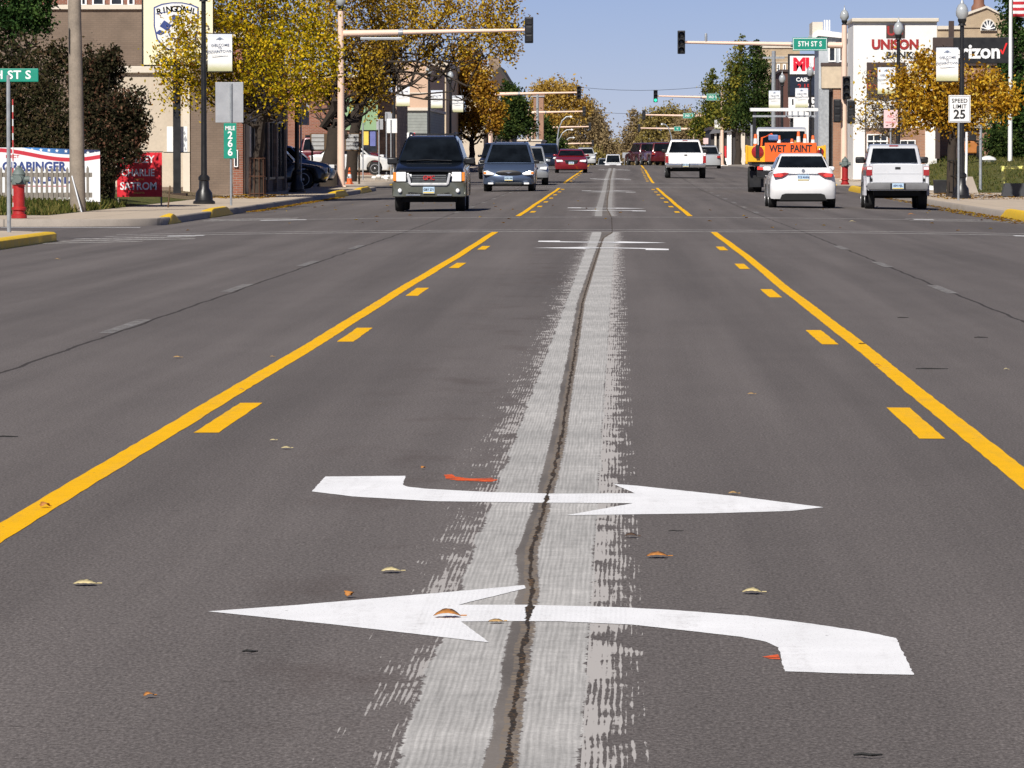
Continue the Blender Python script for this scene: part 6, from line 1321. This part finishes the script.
tree('low_spruce', 'low dark spruce with a lighter top left of the tall right conifer', (at(1003, 178, 228).x, 228, gnd(17, 228)), .12, fk(1003, 160, 228), [(1000, 148, 228, 20, 15), (1000, 136, 228, 12, 10), (1012, 145, 228, 14, 15)], 3500, .10, LDG, BK, 34)
# right mid trees
tree('dark_green_tree', 'tall dark green tree just left of the tan building', base(761, 398), .28, fk(761, 135, 398),
     [(758, 115, 398, 20, 20), (760, 92, 398, 20, 20), (757, 68, 398, 16, 18), (755, 48, 398, 7, 10), (772, 105, 398, 7, 22), (742, 115, 399, 12, 16)], 9500, .17, LDG, BK, 41, clump=12, spread=.33)
tree('yellow_green_tree', 'tall yellow-green tree between the brown-tipped tree and the dark green tree', base(738, 420), .28, fk(738, 135, 420),
     [(737, 112, 420, 18, 16), (735, 92, 420, 16, 16), (738, 70, 420, 14, 18), (741, 48, 420, 6, 12), (725, 115, 421, 12, 14)], 7500, .18, LYG, BK, 42, clump=12, spread=.33)
tree('green_tree', 'green tree with brownish pointed top, leftmost of the right tree group', base(712, 520), .28, fk(712, 140, 520),
     [(708, 125, 520, 18, 14), (712, 108, 520, 14, 13), (711, 88, 520, 9, 13), (713, 76, 520, 4, 8), (698, 128, 520, 12, 10)], 6500, .21, LYG, BK, 43, clump=12, spread=.33)
# far trees closing the street
def far(name, label, px, Y, blobs, n, m, seed, size=.34, twig=10, grp='trees closing the far end of the street'):
    X = at(px, 150, Y).x; return tree(name, label, (X, Y, zc(Y)-.3), .4, fk(px, 150, Y), [(a, b, Y+dy, c, d) for a, b, c, d, dy in blobs], int(n*1.7), size, m, BK2, seed, grp, twig=twig, clump=10, spread=.45)
far('gold_tree', 'bright golden tree top behind the brick tower', 552, 800, [(553, 93, 20, 13, 0), (540, 96, 12, 14, 0), (570, 97, 15, 13, 0), (583, 108, 9, 10, 0), (556, 118, 24, 14, 0), (535, 112, 10, 12, 0)], 5500, LFY, 51)
far('olive_tree', 'dark evergreen below the golden tree in the far left', 546, 640, [(548, 140, 12, 14, 0), (545, 128, 7, 10, 0), (556, 148, 12, 10, 0)], 2500, LDG, 52, .28)
far('brown_tree', 'brown-olive tree filling the left centre gap beside the curved lamps', 575, 860, [(575, 122, 18, 16, 0), (590, 114, 12, 16, 0), (565, 140, 18, 16, 0), (592, 140, 14, 16, 0)], 5500, LFB, 53)
far('brown_tree', 'tall brownish tree whose right edge slopes down to the sky gap', 598, 920, [(597, 125, 9, 16, 0), (603, 140, 9, 14, 0), (595, 150, 14, 12, 0), (610, 150, 8, 9, 0)], 4200, LFB, 54)
far('olive_tree', 'olive yellow tree low in the gap behind the white van', 612, 1050, [(614, 156, 12, 10, 0), (606, 148, 8, 8, 0), (622, 152, 9, 9, 0), (616, 145, 5, 6, 0)], 3200, LF, 55)
far('brown_tree', 'thin twiggy tree right of the sky gap with bare top branches', 630, 930, [(630, 140, 9, 16, 0), (633, 120, 5, 12, 0), (628, 152, 12, 10, 0), (640, 130, 9, 14, 0)], 2600, LFB, 56, twig=30)
far('olive_tree', 'rounded olive tree behind the far right mast arms', 656, 860, [(655, 122, 14, 13, 0), (668, 117, 16, 12, 0), (685, 118, 12, 10, 0), (652, 142, 16, 14, 0), (672, 138, 14, 16, 0), (645, 118, 5, 9, 0)], 5200, LF, 57)
far('brown_tree', 'brown leafed tree behind the fourth green name sign', 688, 760, [(686, 128, 14, 13, 0), (697, 138, 12, 13, 0), (680, 146, 14, 12, 0), (700, 122, 7, 9, 0)], 4200, LFB, 58)
far('brown_tree', 'low brown tree behind the red cars right of centre', 640, 780, [(640, 156, 14, 9, 0), (656, 155, 14, 9, 0), (628, 158, 8, 7, 0)], 2600, LFB, 59)
far('olive_tree', 'low olive tree behind the dark red sedan', 585, 740, [(588, 158, 14, 9, 0), (575, 156, 12, 10, 0), (600, 160, 8, 7, 0)], 2600, LF, 60)
# solid distant wood behind everything
def wood(name, px0, px1, Y, top, n, m, seed, lab):
    B = []; g_ = random.Random(seed); q = px0
    while q < px1: h = g_.uniform(.7, 1.); c = at(q, 168-(168-top)*.5*h, Y); s = Y/F; B.append((c, (14*s, 14*s, (168-top)*.55*h*s))); q += 9
    V, ti = crown_mesh(B, n, .55, seed=seed, clump=10, spread=.4); o = leaf_obj(name, V, ti, m); tag(o, lab, 'wood', None, 'stuff')
wood('distant_wood', 440, 560, 1250, 128, 7000, LF, 71, 'far brown wood behind the left side buildings')
wood('distant_wood', 560, 608, 1300, 140, 4000, LFB, 72, 'far brown wood left of the gap at the street end'); wood('distant_wood', 606, 640, 1300, 152, 3000, LF, 73, 'low olive wood at the very end of the street'); wood('distant_wood', 640, 800, 1280, 135, 8000, LFB, 74, 'far brown wood behind the right side trees')

# ------------------------------------------------------------------ fallen leaves and litter on the street
LM = mat('dry_leaf_tan', (.42, .26, .10), .7, var=.35, scale=30); LM2 = mat('dry_leaf_orange', (.42, .17, .035), .65, var=.35, scale=30); LM3 = mat('dry_leaf_pale', (.55, .46, .24), .7, var=.25, scale=30); LM4 = mat('dry_leaf_dark', (.08, .045, .025), .8, var=.4, scale=30)
def leaf(px, py, wpx, label, m, curl=.35, rot=0., hgt=.5):
    X, Y = gp(px, py); s = Y/F; L = wpx*s*.92; curl *= .7; g_ = random.Random(int(px*7+py)); mb = MB(); n = 9
    for i in range(n+1):
        u = i/n*2-1; w_ = .36*L*math.sqrt(max(0, 1-u*u))*(1+.25*math.sin(i*2.3)); z = curl*L*(1-u*u)+.003
        for v_ in (-1, 0, 1): mb.v.append((u*L/2, v_*w_, z+(v_*.055*L+.055*L)*(1-u*u)*.9+g_.uniform(0, .01*L)))
    for i in range(n):
        for j in (0, 1): a = i*3+j; mb.f.append((a, a+1, a+4, a+3))
    mb.tube([(L/2, 0, .004), (L*.72, .02*L, .004)], .0018, 4)
    o = mb.build('fallen_leaf', m, None, True); o.location = (X, Y, rz(X, Y)+.004); o.rotation_euler = (0, 0, rot); q = o.modifiers.new('t', 'SOLIDIFY'); q.thickness = .0012; tag(o, label, 'leaf', 'fallen leaves scattered on the roadway'); return o
for a in ((447, 618, 30, 'large curled orange leaf on the head of the nearest white arrow', LM2, .19), (349, 598, 13, 'small round orange leaf at the upper edge of the nearest arrow', LM2, .5, 1.3), (496, 623.5, 17, 'flat brown leaf just right of the nearest arrow head', LM, .05),
          (391, 573, 22, 'long pale leaf above the nearest arrow head', LM3, .12, .1), (657, 558, 24, 'orange-tan leaf right of the pale strip between the two arrows', LM2, .12), (752, 594, 22, 'pale yellow leaf right of the shaft of the nearest arrow', LM3, .15, -.1), (631, 538, 15, 'dark crumpled leaf below the head of the second arrow', LM4, .2),
          (733, 495, 11, 'tiny tan leaf above the tip of the second arrow', LM, .2), (45, 507, 13, 'tan leaf lying on the left yellow line', LM2, .4, .8), (85, 585, 26, 'thin tan leaf far left below the yellow line', LM3, .08), (149, 698, 13, 'orange leaf at the bottom left of the road', LM2, .3, .5),
          (423, 469.5, 6, 'small dark orange leaf above the second arrow shaft', LM2, .4, 1.), (286, 449, 11, 'pale thin leaf left of the second arrow', LM3, .1), (273, 441, 7, 'tiny pale leaf above the pale thin leaf', LM3, .1), (241, 390, 5, 'tiny tan leaf by the end of the left yellow dash', LM, .3), (177, 357, 9, 'pinkish brown leaf in the left lane', LM, .12),
          (751, 395, 8, 'small tan leaf in the centre lane on the right', LM, .15), (877, 366, 7, 'tiny orange leaf on the right yellow line', LM2, .3), (1006, 369, 5, 'pale leaf at the far right of the road', LM3, .3), (852, 220.5, 6, 'tan leaf in the intersection below the white pickup', LM3, .2), (911, 212.5, 7, 'tan leaf behind the white compact pickup', LM2, .2),
          (57, 255, 5, 'tan leaf near the left yellow kerb', LM, .2), (272, 357+0, 5, 'speck of leaf in the left lane centre', LM, .2)): leaf(*a)
def twig(px, py, wpx, label, h=.006):
    X, Y = gp(px, py); L = wpx*Y/F*.85; h = min(h, .004); g_ = random.Random(int(px)); o = MB().tube([(-L/2, 0, .004), (-L*.2, .012*g_.random(), .006), (L*.1, -.01, .005), (L/2, .006, .004)], [h*.6, h, h*.9, h*.5], 5).build('twig', M['rubber'], None, True); o.location = (X, Y, rz(X, Y)+.004); tag(o, label, 'twig', 'dark twigs and scraps on the roadway')
twig(932, 369, 38, 'long dark scrap beside the right yellow line', .006); twig(981, 337, 16, 'short dark scrap at the right edge of the road', .005); twig(868, 758, 34, 'thick dark scrap at the bottom right of the road', .004); twig(8, 436.5, 24, 'dark scrap at the left edge of the road', .01); twig(250, 654, 18, 'short dark scrap below the nearest arrow', .006); twig(676, 533, 18, 'thin brown stalk right of the dark crumpled leaf', .002)
twig(903, 317.5, 13, 'small dark scrap beyond the right yellow line', .008); twig(862, 344, 8, 'tiny dark scrap by the third right yellow dash', .008)
# leaf litter in the gutters : uncountable
def litter(xa, xb, ya, yb, n, seed, lab, zf=None):
    g_ = np.random.default_rng(seed); V = []; T = []
    for i in range(n):
        x = g_.uniform(xa, xb); y = g_.uniform(ya, yb); z = (zf(x, y) if zf else rz(x, y))+.012; a = g_.uniform(0, 6.28); s = g_.uniform(.03, .07); c, d = math.cos(a)*s, math.sin(a)*s
        V += [(x-c, y-d, z), (x+d*.5, y-c*.5, z+.02), (x+c, y+d, z+.008), (x-d*.5, y+c*.5, z+.025)]; T.append(g_.random())
    o = leaf_obj('leaf_litter', np.array(V), np.array(T), LO); tag(o, lab, 'leaf litter', None, 'stuff')
litter(-9.55, -9.2, 130, 172, 700, 1, 'brown leaves gathered along the left gutter'); litter(8.3, 8.95, 108, 135, 260, 2, 'brown leaves gathered in the right gutter'); litter(8.6, 8.98, 117, 185, 300, 3, 'thin line of leaves along the right kerb')
litter(-12.4, -10.6, 152, 166, 420, 4, 'leaves scattered at the foot of the left yellow tree', lambda x, y: sw(y)); litter(9.6, 12.5, 150, 172, 380, 5, 'leaves scattered at the foot of the right golden tree', lambda x, y: sw(y)); litter(-16, -12.7, 113, 130, 500, 6, 'dead leaves on the grass by the banner', lotL)
litter(-9, 8.5, 95, 150, 60, 7, 'sparse leaves over the far intersection')
# tufts of grass along lawns
def tufts(name, xa, xb, ya, yb, n, zf, m, seed, lab, h=.14):
    g_ = np.random.default_rng(seed); x = g_.uniform(xa, xb, n); y = g_.uniform(ya, yb, n); V = np.zeros((n, 4, 3)); z = np.array([zf(a, b) for a, b in zip(x, y)])
    a = g_.uniform(0, 6.28, n); l = h*(.4+g_.random(n)); w_ = .02; dx, dy = np.cos(a)*w_, np.sin(a)*w_; lx_, ly = g_.normal(size=n)*.05, g_.normal(size=n)*.05
    V[:, 0] = np.stack([x-dx, y-dy, z], 1); V[:, 1] = np.stack([x+dx, y+dy, z], 1); V[:, 2] = np.stack([x+lx_+dx*.3, y+ly+dy*.3, z+l], 1); V[:, 3] = np.stack([x+lx_-dx*.3, y+ly-dy*.3, z+l], 1)
    o = leaf_obj(name, V.reshape(-1, 3), g_.random(n), m); tag(o, lab, 'grass', None, 'stuff')
GR = leafmat('grass_blades', [(0, (.04, .06, .015)), (.5, (.09, .10, .025)), (1, (.22, .18, .06))])
tufts('grass', -17, -12.6, 112.6, 131, 9000, lotL, GR, 1, 'ragged grass around the picket fence and utility pole'); tufts('grass', 12.2, 22, 176, 250, 9000, lotR, GR, 2, 'mown grass of the right lawn', .09)
